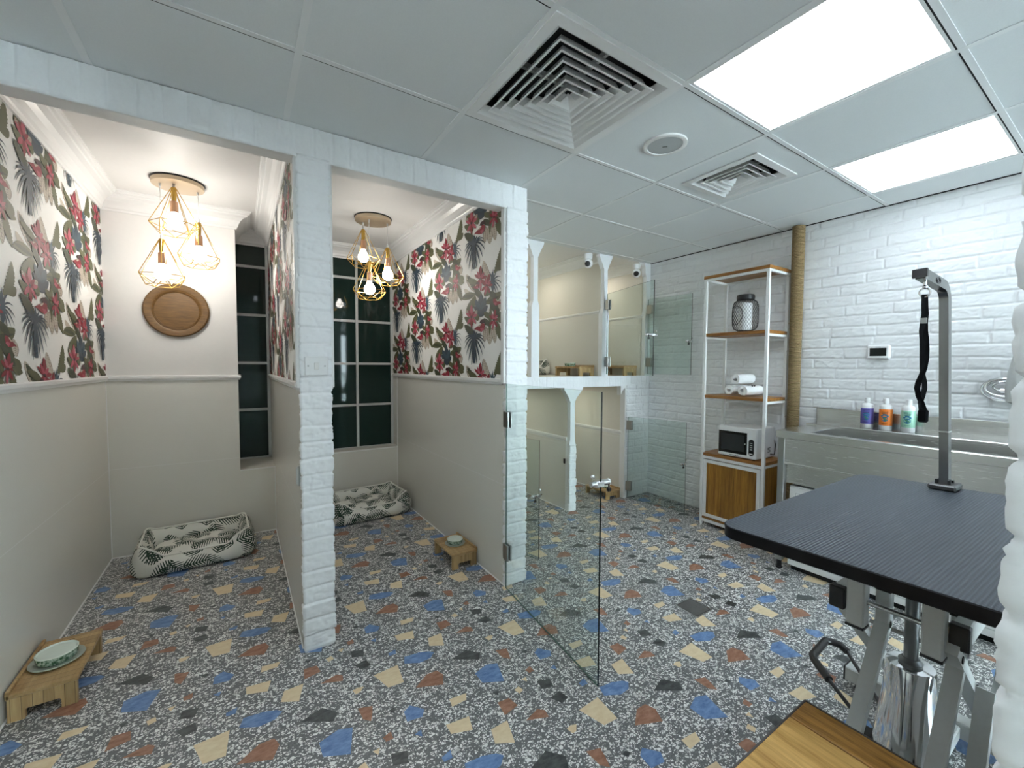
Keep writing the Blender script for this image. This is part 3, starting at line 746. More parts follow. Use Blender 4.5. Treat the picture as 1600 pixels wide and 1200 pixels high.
 (6,[-34,150,-34,158,-37,165,-42,172,-48,178,-57,184,-67,190,-79,195,-93,200,-110,205,-119,203,-118,195,-116,187,-111,180,-105,174,-96,167,-86,162,-74,156,-60,152,-44,147]),
 (7,[-47,155,-45,157,-43,159,-41,160,-39,162,-38,164,-36,166,-36,166,-38,164,-41,163,-43,161,-45,159,-47,158,-50,156]),
 (7,[-48,156,-53,156,-58,156,-63,156,-68,156,-72,157,-77,157,-77,156,-72,156,-67,156,-63,155,-58,155,-53,155,-48,155]),
 (7,[-56,162,-54,164,-52,165,-51,167,-49,169,-47,171,-45,173,-45,173,-48,171,-50,170,-52,168,-55,166,-57,164,-59,163]),
 (7,[-58,163,-63,163,-67,163,-72,163,-77,163,-82,163,-87,164,-87,163,-82,163,-77,163,-72,162,-67,162,-62,162,-57,161]),
 (7,[-65,169,-64,170,-62,172,-60,174,-58,176,-56,178,-54,180,-55,180,-57,178,-59,176,-62,175,-64,173,-66,171,-68,169]),
 (7,[-67,170,-72,170,-77,170,-82,170,-86,170,-91,170,-96,170,-96,170,-91,170,-86,170,-81,169,-76,169,-72,169,-67,168]),
 (7,[-75,175,-73,177,-71,179,-69,181,-67,183,-65,185,-64,187,-64,187,-66,185,-69,183,-71,182,-73,180,-76,178,-78,176]),
 (7,[-76,177,-81,177,-86,177,-91,177,-96,177,-101,177,-106,177,-106,177,-101,177,-96,177,-91,176,-86,176,-81,175,-76,175]),
 (7,[-84,182,-82,184,-80,186,-79,188,-77,190,-75,192,-73,194,-73,194,-76,192,-78,190,-80,189,-83,187,-85,185,-87,183]),
 (7,[-86,184,-91,184,-96,184,-101,184,-105,184,-110,184,-115,184,-115,184,-110,184,-105,183,-100,183,-95,183,-90,182,-86,182]),
 (7,[-94,189,-92,191,-90,193,-88,195,-86,197,-84,199,-82,201,-83,201,-85,199,-87,197,-90,196,-92,194,-94,192,-97,190]),
 (7,[-95,191,-100,191,-105,191,-110,191,-115,191,-120,191,-125,191,-125,191,-120,191,-115,190,-110,190,-105,190,-100,189,-95,189]),
 (7,[-103,196,-101,198,-99,200,-98,202,-96,204,-94,206,-92,208,-92,208,-95,206,-97,204,-99,203,-102,201,-104,199,-106,197]),
 (7,[-105,198,-110,198,-115,198,-120,198,-125,198,-130,198,-135,199,-135,198,-130,198,-125,198,-120,197,-115,197,-110,196,-105,196]),
 (7,[-37,149,-50,158,-62,167,-75,176,-88,185,-101,195,-114,204,-115,204,-102,194,-90,185,-77,176,-65,166,-53,157,-41,148]),
 (7,[-25,145,-8,146,7,148,19,150,29,154,36,158,42,163,45,170,47,177,45,185,36,189,19,189,5,188,-8,185,-18,182,-26,178,-32,172,-36,166,-38,159,-37,150]),
 (6,[-26,146,-10,147,3,149,15,152,24,156,32,160,38,165,42,171,45,178,45,185,37,189,21,188,8,186,-4,183,-14,180,-22,176,-28,170,-33,164,-35,158,-36,150]),
 (7,[-22,152,-17,151,-12,151,-8,150,-3,150,2,149,6,148,6,149,2,150,-3,150,-8,151,-12,152,-17,153,-21,154]),
 (7,[-20,153,-22,155,-25,157,-27,159,-29,162,-31,164,-34,166,-34,166,-32,164,-30,161,-29,159,-27,157,-25,155,-23,153]),
 (7,[-13,157,-8,156,-3,156,1,155,6,155,11,154,15,153,15,154,11,154,6,155,1,156,-3,157,-8,158,-12,159]),
 (7,[-11,158,-13,160,-16,162,-18,164,-20,167,-22,169,-24,171,-25,171,-23,169,-21,166,-19,164,-18,162,-16,160,-14,158]),
 (7,[-4,162,1,161,6,161,10,160,15,160,19,159,24,158,24,159,20,159,15,160,10,161,6,162,1,163,-3,163]),
 (7,[-2,163,-4,165,-6,167,-9,169,-11,172,-13,174,-15,176,-16,176,-14,174,-12,171,-10,169,-9,167,-7,165,-5,163]),
 (7,[5,167,10,166,15,166,19,165,24,165,28,164,33,163,33,164,28,164,24,165,19,166,15,167,10,168,6,168]),
 (7,[7,168,5,170,3,172,0,174,-2,176,-4,179,-6,181,-7,181,-5,179,-3,176,-1,174,0,172,2,170,4,168]),
 (7,[14,172,19,171,23,171,28,170,33,169,37,169,42,168,42,168,37,169,33,170,28,171,24,172,19,172,15,173]),
 (7,[16,173,14,175,11,177,9,179,7,181,5,183,3,186,2,186,4,183,6,181,8,179,9,177,11,175,13,172]),
 (7,[23,177,28,176,32,175,37,175,41,174,46,174,50,173,50,173,46,174,42,175,37,176,33,177,28,177,23,178]),
 (7,[25,178,23,180,20,182,18,184,16,186,14,188,12,190,11,190,13,188,15,186,17,184,18,182,20,179,22,177]),
 (7,[32,182,36,181,41,180,46,180,50,179,55,178,59,178,59,178,55,179,50,180,46,181,41,181,37,182,32,183]),
 (7,[34,182,31,185,29,187,27,189,25,191,23,193,21,195,20,195,22,193,24,191,25,189,27,187,29,184,31,182]),
 (7,[-29,147,-17,154,-5,161,6,167,18,174,30,180,41,187,41,187,29,181,17,175,4,168,-8,162,-20,155,-33,149]),
 (4,[-34,153,-27,161,-22,169,-18,177,-17,186,-17,195,-19,203,-22,213,-28,222,-35,232,-43,232,-51,225,-56,216,-60,208,-61,199,-62,191,-60,182,-56,173,-51,163,-44,154]),
 (4,[-37,151,-25,149,-14,148,-3,148,6,148,15,149,24,151,31,153,38,157,44,161,41,164,29,167,18,168,8,168,-2,168,-11,167,-19,165,-27,163,-34,160,-41,155]),
 (4,[-36,155,-41,161,-47,166,-53,171,-61,175,-70,179,-80,182,-90,185,-102,187,-116,188,-120,186,-116,180,-110,174,-103,169,-95,165,-86,161,-77,158,-66,155,-54,153,-42,152]),
 (4,[-42,153,-40,146,-37,139,-32,133,-26,127,-19,122,-10,117,-1,112,10,107,22,103,27,104,26,111,22,117,18,123,12,129,5,134,-3,140,-13,145,-23,149,-36,154]),
 (4,[-42,155,-54,152,-65,148,-74,144,-82,140,-88,135,-94,130,-97,124,-100,118,-101,111,-95,109,-83,112,-72,116,-63,120,-55,124,-48,129,-43,134,-39,139,-37,145,-36,152]),
 (3,[-42,154,-47,146,-51,138,-53,129,-54,121,-54,113,-53,104,-51,95,-47,87,-42,78,-36,78,-31,86,-27,94,-25,102,-24,110,-24,118,-25,127,-27,135,-31,144,-36,153]),
 (3,[-36,152,-27,155,-18,157,-11,160,-5,164,0,168,4,172,7,176,10,181,10,187,6,188,-4,186,-12,184,-20,181,-26,177,-31,173,-35,169,-39,165,-41,160,-42,154]),
 (3,[-36,154,-36,160,-38,165,-41,171,-45,177,-50,182,-56,187,-63,193,-72,198,-82,203,-87,202,-86,196,-85,190,-82,185,-78,179,-73,173,-67,168,-60,163,-52,158,-42,153]),
 (5,[-24,152,-28,146,-39,144,-50,148,-55,155,-50,161,-39,162,-28,158]),
 (3,[256,108,263,114,269,120,274,126,277,133,279,140,279,147,278,154,276,162,273,169,267,170,260,165,254,158,249,152,246,145,244,139,243,131,244,124,246,117,249,109]),
 (3,[253,107,262,104,270,102,277,101,285,101,292,101,299,102,305,103,311,105,317,108,316,111,308,114,300,115,293,117,285,117,278,117,271,116,264,115,258,113,252,110]),
 (3,[255,109,253,114,250,119,246,123,241,127,236,130,229,134,221,137,213,139,203,141,199,140,200,134,204,130,207,125,212,122,218,118,225,115,232,112,241,109,250,107]),
 (3,[250,108,250,102,251,97,253,92,257,87,261,82,266,77,272,72,279,68,288,64,292,65,292,70,291,75,289,81,286,86,282,90,277,95,271,100,264,104,255,109]),
 (3,[250,109,241,108,232,106,224,104,218,101,212,97,206,94,202,90,199,85,197,80,200,78,210,79,219,81,227,84,234,87,240,90,245,94,249,98,253,102,255,107]),
 (4,[250,109,245,103,240,96,236,90,234,84,232,77,231,70,231,63,232,56,234,49,238,48,244,54,248,61,252,67,255,74,257,80,258,87,258,94,257,101,255,108]),
 (4,[255,107,262,109,269,110,275,112,281,114,285,117,289,120,293,123,295,127,297,131,294,133,287,131,280,130,273,128,268,126,263,123,259,120,255,117,253,113,251,109]),
 (4,[255,108,256,113,256,118,255,123,253,127,251,132,247,137,243,141,238,146,231,150,228,150,226,145,226,140,227,136,229,131,231,126,235,122,239,117,244,113,250,108]),
 (5,[264,107,261,103,253,101,244,104,241,109,244,114,253,115,261,113]),
 (1,[289,110,296,101,303,94,312,89,321,85,331,83,342,82,353,83,365,86,379,90,381,95,374,101,365,106,357,110,347,113,338,116,327,117,317,118,305,118,293,117]),
 (2,[-11,27,-12,32,-6,39,-12,43,-5,51,-15,54,-7,61,-20,63,-13,71,-29,72,-23,79,-40,81,-36,87,-54,88,-53,94,-72,96,-74,101,-92,102,-98,106,-116,108,-128,111,-144,107,-140,102,-143,96,-134,92,-138,86,-126,83,-132,76,-117,73,-123,66,-107,65,-112,57,-95,56,-100,49,-82,48,-85,41,-68,40,-69,34,-53,33,-51,28,-37,26,-30,22]),
 (8,[-1,-151,5,-133,9,-116,12,-99,14,-82,15,-65,14,-48,12,-31,9,-13,4,4,-1,5,-7,-12,-12,-29,-15,-46,-17,-64,-18,-81,-17,-98,-15,-116,-12,-133,-8,-151]),
 (0,[-15,-4,8,-5,14,-151,-18,-151]),
 (8,[-17,-23,10,-18,12,-23,-19,-28]),
 (8,[-17,-37,10,-32,12,-37,-19,-42]),
 (8,[-16,-51,10,-47,12,-51,-19,-56]),
 (8,[-16,-65,10,-61,12,-65,-19,-70]),
 (8,[-16,-80,10,-75,12,-79,-19,-84]),
 (8,[-16,-94,10,-89,12,-93,-18,-98]),
 (8,[-16,-108,10,-103,12,-108,-18,-113]),
 (8,[-16,-122,10,-117,12,-122,-18,-127]),
 (8,[-16,-136,10,-131,12,-136,-18,-141]),
 (0,[3,3,-8,14,-19,23,-31,31,-43,38,-57,43,-71,47,-84,49,-97,48,-97,48,-87,45,-77,41,-67,37,-57,32,-47,26,-35,19,-24,10,-12,0]),
 (0,[3,3,-12,16,-27,25,-44,33,-62,38,-81,39,-99,36,-115,31,-128,23,-127,22,-108,27,-93,30,-79,30,-67,29,-55,25,-41,20,-27,11,-12,0]),
 (0,[3,4,-14,15,-32,23,-53,28,-74,28,-94,23,-111,15,-127,3,-141,-13,-140,-13,-119,1,-100,10,-83,16,-68,19,-55,19,-42,16,-28,10,-11,0]),
 (0,[2,4,-16,13,-36,17,-57,16,-76,10,-93,0,-109,-14,-124,-32,-137,-55,-136,-55,-115,-34,-96,-17,-78,-5,-62,3,-48,7,-37,8,-25,6,-11,0]),
 (0,[-1,5,-20,8,-38,5,-53,-2,-68,-13,-81,-29,-93,-48,-105,-71,-115,-99,-114,-99,-96,-72,-80,-50,-64,-32,-49,-18,-36,-9,-25,-3,-16,-1,-8,-2]),
 (0,[-11,5,-22,-3,-32,-13,-42,-27,-52,-43,-60,-63,-68,-86,-76,-112,-81,-141,-80,-141,-66,-112,-54,-87,-43,-65,-32,-46,-23,-30,-14,-17,-5,-7,2,-1]),
 (0,[-13,3,-18,-14,-23,-31,-27,-50,-32,-70,-34,-91,-37,-113,-39,-136,-40,-161,-38,-161,-30,-137,-23,-114,-17,-92,-12,-71,-7,-52,-3,-33,0,-15,4,1]),
 (0,[-13,2,-8,-15,-4,-33,2,-52,7,-71,14,-91,21,-112,28,-133,37,-155,38,-155,37,-133,34,-111,30,-90,26,-70,21,-51,16,-33,10,-15,4,2]),
 (0,[-10,-1,-2,-7,7,-16,17,-29,27,-44,38,-62,50,-83,62,-106,76,-133,77,-132,71,-106,63,-82,54,-60,46,-42,36,-26,25,-13,14,-3,2,4]),
 (0,[-1,-2,10,-2,21,-5,34,-12,49,-22,64,-36,81,-54,97,-76,115,-101,116,-101,105,-75,93,-53,79,-34,65,-18,49,-6,32,2,12,6,-8,6]),
 (0,[1,-1,19,4,34,5,49,3,65,-3,83,-12,102,-25,122,-43,143,-64,144,-64,130,-41,113,-23,96,-8,77,4,56,11,33,14,11,12,-10,5]),
 (0,[2,-1,21,8,39,12,55,14,71,12,87,8,106,0,125,-11,147,-26,148,-25,132,-9,115,4,96,14,76,21,53,23,30,21,9,15,-11,5]),
 (0,[3,-1,20,9,37,16,53,21,68,23,82,23,97,21,113,17,132,10,133,11,118,20,102,27,83,31,63,32,43,29,24,24,6,16,-11,4]),
 (0,[3,0,16,9,29,16,41,23,52,27,63,32,73,34,84,36,95,38,95,38,82,40,68,40,54,39,40,35,26,30,13,23,1,14,-12,4]),
 (0,[4,0,10,8,16,15,22,22,28,29,32,35,36,41,40,47,42,52,41,53,31,49,24,44,17,39,9,33,3,27,-2,19,-7,12,-12,3]),
 (0,[4,2,0,11,-5,19,-9,27,-14,34,-20,41,-27,47,-34,53,-43,58,-44,58,-43,52,-40,46,-37,39,-33,33,-29,25,-23,18,-18,10,-13,1]),
 (0,[-1,-19,4,-10,8,-1,11,8,13,18,14,27,13,36,11,46,9,55,4,65,-1,66,-7,57,-11,48,-14,38,-16,29,-17,20,-16,10,-15,1,-12,-9,-8,-19]),
 (3,[-6,71,33,82,64,90,102,101,136,96,143,78,132,59,102,47,64,54,33,64]),
 (5,[72,105,87,122,117,125,143,113,147,95,121,99,99,99]),
 (4,[80,71,117,72,136,59,102,47]),
 (6,[53,84,87,98,102,96,72,81])]
# ------------------------------------------------------------------ dimensions (metres; camera stands over the origin)
HC = 2.335            # suspended ceiling
HK = 2.42             # ceiling inside the kennels
XL, XR = -.741, 3.51  # left wall, sink wall
YF = 2.06             # kennel fronts
YW = 4.20             # kennel windows
YC = 2.85             # cage fronts
YB = 4.06             # back wall of cages
RZ = 1.19             # dado rail underside

# ------------------------------------------------------------------ floor
PXT, PYT = .6055, .6000
floor = MB()
floor.box((XL-.15, -5.0, -.06), (XR+.15, YW+.3, 0), 0)
for i in range(-2, 7):
    for j in range(-1, 7):
        for c, flat in CHIPS:
            pts = [(flat[k]/1000 + i*PXT, flat[k+1]/1000 + j*PYT) for k in range(0, len(flat), 2)]
            if min(p[0] for p in pts) < XL or max(p[0] for p in pts) > XR or max(p[1] for p in pts) > YW: continue
            A = sum(pts[k-1][0]*pts[k][1]-pts[k][0]*pts[k-1][1] for k in range(len(pts)))
            if A < 0: pts = pts[::-1]
            floor.add([(x, y, .0004) for x, y in pts], [tuple(range(len(pts)))], 1+c)
struct(floor.build('floor', [M_floor]+M_chips))

# ------------------------------------------------------------------ ceiling: tiles between pressed tee bars
GX = [.185+.603*k for k in range(-2, 7)]
GY = [-5.01+.6*k for k in range(0, 15)]
vents_at = {(.788, .99), (1.991, .99)}
def cell_is(x, y, s): return any(abs(x-a) < .05 and abs(y-b) < .05 for a, b in s)
lights_at = {(1.391, .39), (2.597, .39), (.185, .39)}
ce = MB()
bar_w, gap = .023, .0022
ex = [XL] + [g for g in GX if XL < g < XR] + [XR]
ey = [-5.0] + [g for g in GY if -5.0 < g < 2.86] + [2.86]
YK = YF+.05           # over the kennels the tiles stop at the beam
for i in range(len(ex)-1):
    for j in range(len(ey)-1):
        x0, x1, y0, y1 = ex[i], ex[i+1], ey[j], ey[j+1]
        if x1 < 1.44 and y0 > YF: continue
        if x1 < 1.44 and y1 > YF: y1 = YK
        if cell_is(x0, y0, lights_at) or cell_is(x0, y0, {(.788, .99)}): continue
        if cell_is(x0, y0, {(1.991, .99)}):       # tile cut round the small vent
            a, b, c, d = 2.118, 2.528, 1.112, 1.498
            for bx in (((x0+.006,y0+.006),(a,y1-.006)), ((b,y0+.006),(x1-.006,y1-.006)), ((a,y0+.006),(b,c)), ((a,d),(b,y1-.006))):
                ce.box((*bx[0], HC+.003), (*bx[1], HC+.02), 0)
            continue
        ce.box((x0+.006, y0+.006, HC+.003), (x1-.006, y1-.006, HC+.02), 0)
for g in ex[1:-1]: ce.box((g-bar_w/2, -5.0, HC), (g+bar_w/2, YK if g < 1.36 else 2.86, HC+.0028), 1)
for g in ey[1:-1]:
    if g > YF: x_ = 1.39
    else: x_ = XL
    ce.box((x_, g-bar_w/2, HC+.0003), (XR, g+bar_w/2-.004, HC+.0028), 1)
    ce.box((x_, g+bar_w/2-.004, HC+.0016), (XR, g+bar_w/2+.001, HC+.0028), 2)
ce.box((XL-.1, -5.1, HC+.10), (XR+.1, 2.06, HC+.14), 2)
ce.box((1.45, 2.06, HC+.10), (XR+.1, 2.86, HC+.14), 2)
ce.box((XR-.012, .06, HC-.001), (XR, 2.86, HC+.003), 2)
struct(ce.build('ceiling', [M_ceil, M_tbar, M_dark]))

kc = MB()
kc.box((XL-.1, YF+.02, HK), (1.43, YW+.2, HK+.05)); kc.box((1.43, YC+.02, 2.365), (XR, YB+.2, HK+.05))
struct(kc.build('ceiling_kennels', M_white))

# ------------------------------------------------------------------ outer shell
w = MB()
w.box((XL-.1, -5.0, 0), (XL, YW+.1, RZ), 0); w.box((XL-.1, -5.0, RZ), (XL, YW+.1, HK+.05), 1)
wall_left = struct(w.build('wall_left', [M_tile, M_white]))
w = MB()
w.box((XL-.1, -5.1, 0), (XR+.1, -5.0, .12)); w.box((XL-.1, -5.1, 2.2), (XR+.1, -5.0, HC+.1)); w.box((XR, -5.0, 0), (XR+.1, -.57, HC+.1))
struct(w.build('wall_front', M_white))
w = MB()   # unseen window added behind the camera to let fill light in
w.box((XL-.1, -5.1, .12), (1.9, -5.0, 2.2))
for x in (1.90, 2.70, XR-.04): w.box((x, -5.07, .12), (x+.04, -5.03, 2.2))
fill_win = struct(w.build('window_3', M_trim))
w = MB(); w.box((1.90, -5.053, .12), (XR, -5.047, 2.2)); w.build('pane', M_glass, fill_win)
w = MB()
w.box((XR+.012, -.7, 0), (XR+.1, YB+.2, HK+.1)); 
struct(w.build('wall_right', M_white))
sink_brick = grid_mesh('wall_right_brick', (XR, YC+.03, 0), (0,-1,0), (0,0,1), (-1,0,0), YC+.60, HC, .0055,
                       lambda U, V: brick_height(U, V, seed=3) - .006, M_brick)
struct(sink_brick)
# partition beside the camera, its end a brick pier
struct(brick_column('wall_near', .585, -.72, .95, .066, 0, HC, .0062, 8, M_brick, .24, .006, .0717, .25))
w = MB(); w.box((.90, -.50, 0), (1.60, .06, HC))  # unseen run, cut short to let fill light reach the room
struct(w.build('wall_near_plain', M_brick))

# ------------------------------------------------------------------ kennel walls
w = MB()   # block at the back of the first kennel, and the low wall under its window
w.box((XL, 3.765, 0), (-.010, YW+.1, RZ), 0); w.box((XL, 3.765, RZ), (-.010, YW+.1, HK), 1)
w.box((-.010, 3.765, 0), (.222, YW+.1, .503), 0)
w.box((.352, 4.06, 0), (1.293, YW+.1, .512), 0)
struct(w.build('wall_back', [M_tile, M_white]))
w = MB()   # divider between the kennels
w.box((.222, YF+.012, 0), (.352, YW+.1, RZ), 0); w.box((.222, YF+.012, RZ), (.352, YW+.1, HK), 1)
wall_mid = struct(w.build('wall_middle', [M_tile, M_white]))
w = MB()   # wall between the second kennel and the cages
w.box((1.293, YF+.012, 0), (1.435, YW+.1, RZ), 0); w.box((1.293, YF+.012, RZ), (1.435, YW+.1, HK), 1)
wall_corner = struct(w.build('wall_corner', [M_tile, M_white]))
w = MB(); w.box((-.1, YW+.012, .45), (1.35, YW+.1, HK)); struct(w.build('wall_window', M_dark))
# brick piers and the soldier course over the openings
struct(brick_column('wall_pier_middle', .226, YF-.004, .348, YF+.02, 0, 2.21, .005, 21, M_brick, 60, .006, .0735))
struct(brick_column('wall_pier_corner', 1.297, YF-.004, 1.431, YF+.02, 0, 2.21, .005, 34, M_brick, 60, .006, .0735))
def soldier(U, V): return brick_height(V+.04, U, .074, .5, 55, .0055, .004)*np.clip((V-.0)/.010, .0, 1)
struct(grid_mesh('wall_beam_brick', (XL, YF-.002, 2.20), (1,0,0), (0,0,1), (0,-1,0), 1.431-XL, HC-2.20, .005, soldier, M_brick))
w = MB(); w.box((XL, YF, 2.20), (1.431, YF+.09, HK+.05), 0, .006)
struct(w.build('wall_beam', M_white))

# ------------------------------------------------------------------ cages: partitions, posts and slab
w = MB()
TL, CR = 0, 1
w.box((1.435, YB, 0), (XR+.1, YB+.1, HK), CR)
w.box((1.425, YC, 0), (1.445, YB, 1.11), CR)
for x0, x1 in ((2.046, 2.094), (2.852, 2.905)):              # upper partitions
    w.box((x0-.010, YC+.03, 1.21), (x1+.010, YB, 1.80), TL); w.box((x0, YC+.03, 1.80), (x1, YB, HK), CR)
w.box((3.435, YC+.03, 1.21), (XR, YB, 1.80), TL); w.box((3.445, YC+.03, 1.80), (XR, YB, HK), CR)
w.box((2.453, YC+.03, 0), (2.522, YB, .63), TL); w.box((2.461, YC+.03, .63), (2.514, YB, 1.11), CR)
w.box((3.162, YC+.03, 0), (XR, YB, .63), TL); w.box((3.172, YC+.03, .63), (XR, YB, 1.11), CR)
w.box((1.435, YC+.015, 1.113), (XR, YB, 1.208), CR)
struct(w.build('wall_cage_partitions', [M_tile, M_cream]))
def ogee_post(mb, xc, wn, ww, z0, zs, z1, zt, flare_l, flare_r, y0=YC-.012, d=.05):
    R = [(ww, z0), (ww, zs-.03), (ww*.98, zs-.01), (wn*1.02, zs+.035), (wn, zs+.055), (wn, z1)]
    R2 = lambda f: [(wn+.010, z1+.012), (wn+.016, z1+.03), (f*.80, z1+.085), (f*.97, z1+.11), (f, zt)]
    r = R + (R2(flare_r) if flare_r else [(wn, zt)])
    l = R + (R2(flare_l) if flare_l else [(wn, zt)])
    poly = [(xc+a, b) for a, b in r] + [(xc-a, b) for a, b in l[::-1]]
    mb.prism(poly, (0,y0,0), (1,0,0), (0,0,1), (0,d,0))
p = MB()
ogee_post(p, 2.070, .0225, .040, 1.205, 1.81, 2.205, HC, .085, .085)
ogee_post(p, 2.879, .0225, .040, 1.205, 1.81, 2.205, HC, .085, .085)
ogee_post(p, 3.475, .030, .040, 1.205, 1.81, 2.205, HC, .06, 0)
ogee_post(p, 2.488, .026, .037, 0, .62, .985, 1.115, .10, .12)
struct(p.build('wall_cage_posts', M_brick))
struct(grid_mesh('wall_cage_slab', (1.435, YC-.010, 1.112), (1,0,0), (0,0,1), (0,-1,0), XR-1.435, .098, .005,
                 lambda U, V: brick_height(V+.02, U, .075, .5, 77, .003, .002), M_brick))
w = MB(); w.box((1.435, YC-.011, 1.112), (XR, YC+.02, 1.210)); struct(w.build('wall_cage_slab_core', M_brick))
struct(brick_column('wall_pier_cage', 2.455, YC-.018, 2.521, YC+.01, 0, .60, .005, 41, M_brick, 60, .005, .0735))
struct(brick_column('wall_brick_return', 3.186, YC-.008, 3.535, YC+.02, 0, 1.115, .006, 45, M_brick, .255, .006, .0717))
w = MB(); w.box((3.160, YC-.012, 0), (3.19, YC+.05, 1.12))
w.prism([(0,0),(.06,0),(.06,-.02),(.02,-.05),(.0,-.09)], (3.10,YC-.012,1.115), (1,0,0), (0,0,1), (0,.05,0))
struct(w.build('trim_cage_jamb', M_trim))

# ------------------------------------------------------------------ mouldings
t = MB()
sweep(t, [(.222, YF+.09), (.222, YW), (-.010, YW), (-.010, 3.765), (XL, 3.765), (XL, YF+.09)], crown(HK))
struct(t.build('trim_1', M_trim))
t = MB()
sweep(t, [(1.293, YF+.09), (1.293, YW), (.352, YW), (.352, YF+.09)], crown(HK))
struct(t.build('trim_2', M_trim))
t = MB()
sweep(t, [(.222, YF+.03), (.222, YW-.01)], rail(RZ)); sweep(t, [(-.010, YW-.01), (-.010, 3.765), (XL, 3.765), (XL, YF)], rail(RZ))
sweep(t, [(1.293, YF+.03), (1.293, YW-.01)], rail(RZ)); sweep(t, [(.352, YW-.01), (.352, YF+.03)], rail(RZ))
struct(t.build('trim_3', M_trim))
t = MB()
for a, b in ((1.435, 2.046), (2.094, 2.852), (2.905, 3.445)):
    pth = [(b, YC+.03), (b, YB), (a, YB), (a, YC+.03)]
    sweep(t, pth, crown(2.365, .8))
    sweep(t, pth, rail(1.795, .03, .018))
for a, b in ((1.445, 2.461), (2.514, 3.172)):
    sweep(t, [(b, YC+.03), (b, YB), (a, YB), (a, YC+.03)], rail(.625, .04, .018))
struct(t.build('trim_4', M_trim))
t = MB()
for x in (.219, .355, 1.290):
    t.cyl((x, YF+.012, 1.20), (x, YF+.012, 2.21), .0115, 12)
    t.box((x-.011, YF+.012, 1.20), (x+.011, YF+.035, 2.21))
struct(t.build('trim_5', M_trim, smooth=True))
t = MB()   # pale sealant line where tiles meet the floor
for pth in ([(.222, YF+.03), (.222, 3.765), (XL, 3.765), (XL, 1.2)], [(1.293, YF), (1.293, 4.06), (.352, 4.06), (.352, YF+.03)]):
    sweep(t, pth, [(0,0),(.005,0),(0,.006)])
for a, b in ((1.445, 2.453), (2.522, 3.162)):
    sweep(t, [(b, YC+.03), (b, YB), (a, YB)], [(0,0),(.005,0),(0,.006)])
for x, y in ((XL+.0015, 3.763), (.2205, 3.763), (1.2915, 4.058)):
    t.box((x-.0022, y-.0022, 0), (x+.0022, y+.0022, RZ if x != .2205 else .5))
struct(t.build('baseboard_kennels', M_trim))

# ------------------------------------------------------------------ windows
M_sash = mat('window_bar_paint', (.50,.52,.51), .4)
def window(n, x0, x1, cols, sill_y):
    f = MB(); pane = MB()
    zb, zt = .505, 2.36
    zr = [.922, 1.318, 1.722, 2.125]
    pane.box((x0, YW, zb), (x1, YW+.006, zt))
    for z in zr: f.box((x0, YW-.016, z-.011), (x1, YW, z+.011))
    for c in cols: f.box((c-.011, YW-.018, zb), (c+.011, YW, zt))
    f.box((x0, YW-.018, zb), (x1, YW, zb+.012))
    o = struct(f.build('window_%d' % n, M_sash))
    pane.build('pane', M_pane, o)
    s = MB(); s.box((x0, sill_y+.004, zb-.012), (x1, YW-.001, zb), 0); s.box((x0, sill_y-.001, zb-.008), (x1, sill_y+.004, zb+.001), 1)
    s.build('window_sill', [M_tile, M_trim], o)
window(1, -.010, .222, [.210], 3.765)
window(2, .352, 1.293, [.620, .947, 1.280], 4.06)

# ------------------------------------------------------------------ tropical wallpaper
W_COL = [mat('paper_ink_'+n, c, .55) for n, c in (('slate', (.030,.050,.072)), ('olive', (.100,.105,.045)), ('moss', (.045,.056,.026)), ('red', (.24,.010,.022)),
         ('pink', (.42,.075,.115)), ('maroon', (.045,.010,.015)), ('beige', (.52,.46,.38)), ('umber', (.13,.085,.06)), ('petrol', (.040,.075,.102)))]
M_paper = painted('paper_ground', (.86,.85,.82), .55, 200, .05, .01)
def clip(poly, ax, lim, keep_less):
    out = []
    n = len(poly)
    for i in range(n):
        a, b = poly[i], poly[(i+1) % n]
        ia = (a[ax] <= lim) == keep_less or a[ax] == lim; ib = (b[ax] <= lim) == keep_less or b[ax] == lim
        if ia: out.append(a)
        if ia != ib:
            t_ = (lim-a[ax])/(b[ax]-a[ax])
            out.append(tuple(a[k]+(b[k]-a[k])*t_ for k in (0,1)))
    return out
def wallpaper(parent, x, nx, sgn, s0, z0, ya, yb, za, zb):
    """paper on the wall plane x; s runs left to right as one faces the wall (y = sgn * s)"""
    mb = MB()
    def P3(s, z, d): return (x + nx*d, sgn*s, z)
    sa, sb = sorted((sgn*ya, sgn*yb))
    mb.add([P3(sa,za,.0006), P3(sb,za,.0006), P3(sb,zb,.0006), P3(sa,zb,.0006)], [(0,1,2,3)], 0)
    for i in range(-6, 7):
        for j in range(-5, 5):
            ds, dz = s0 + .53*i, z0 + .305*i + .61*j
            if ds < sa-.6 or ds > sb+.6 or dz < za-.8 or dz > zb+.8: continue
            for k, (c, flat) in enumerate(MOTIF):
                p = [(flat[q]/1000+ds, flat[q+1]/1000+dz) for q in range(0, len(flat), 2)]
                mx = max(a for a, _ in p); mn = min(a for a, _ in p); tz = max(b for _, b in p); bz = min(b for _, b in p)
                if mx < sa or mn > sb or tz < za or bz > zb: continue
                if mn < sa: p = clip(p, 0, sa, False)
                if mx > sb and len(p) > 2: p = clip(p, 0, sb, True)
                if bz < za and len(p) > 2: p = clip(p, 1, za, False)
                if tz > zb and len(p) > 2: p = clip(p, 1, zb, True)
                if len(p) < 3: continue
                mb.add([P3(a, b, .0007+k*1.6e-5) for a, b in p], [tuple(range(len(p)))], 1+c)
    return mb.build('wallpaper', [M_paper]+W_COL, parent)
wallpaper(wall_left, XL, 1, 1, 2.655, 1.478, YF+.02, 3.765, RZ+.03, 2.315)
wallpaper(wall_mid, .222, -1, -1, -2.62, 1.40, YF+.03, YW-.01, RZ+.03, 2.315)
wallpaper(wall_corner, 1.293, -1, -1, -2.444, 1.469, YF+.03, YW-.01, RZ+.03, 2.315)
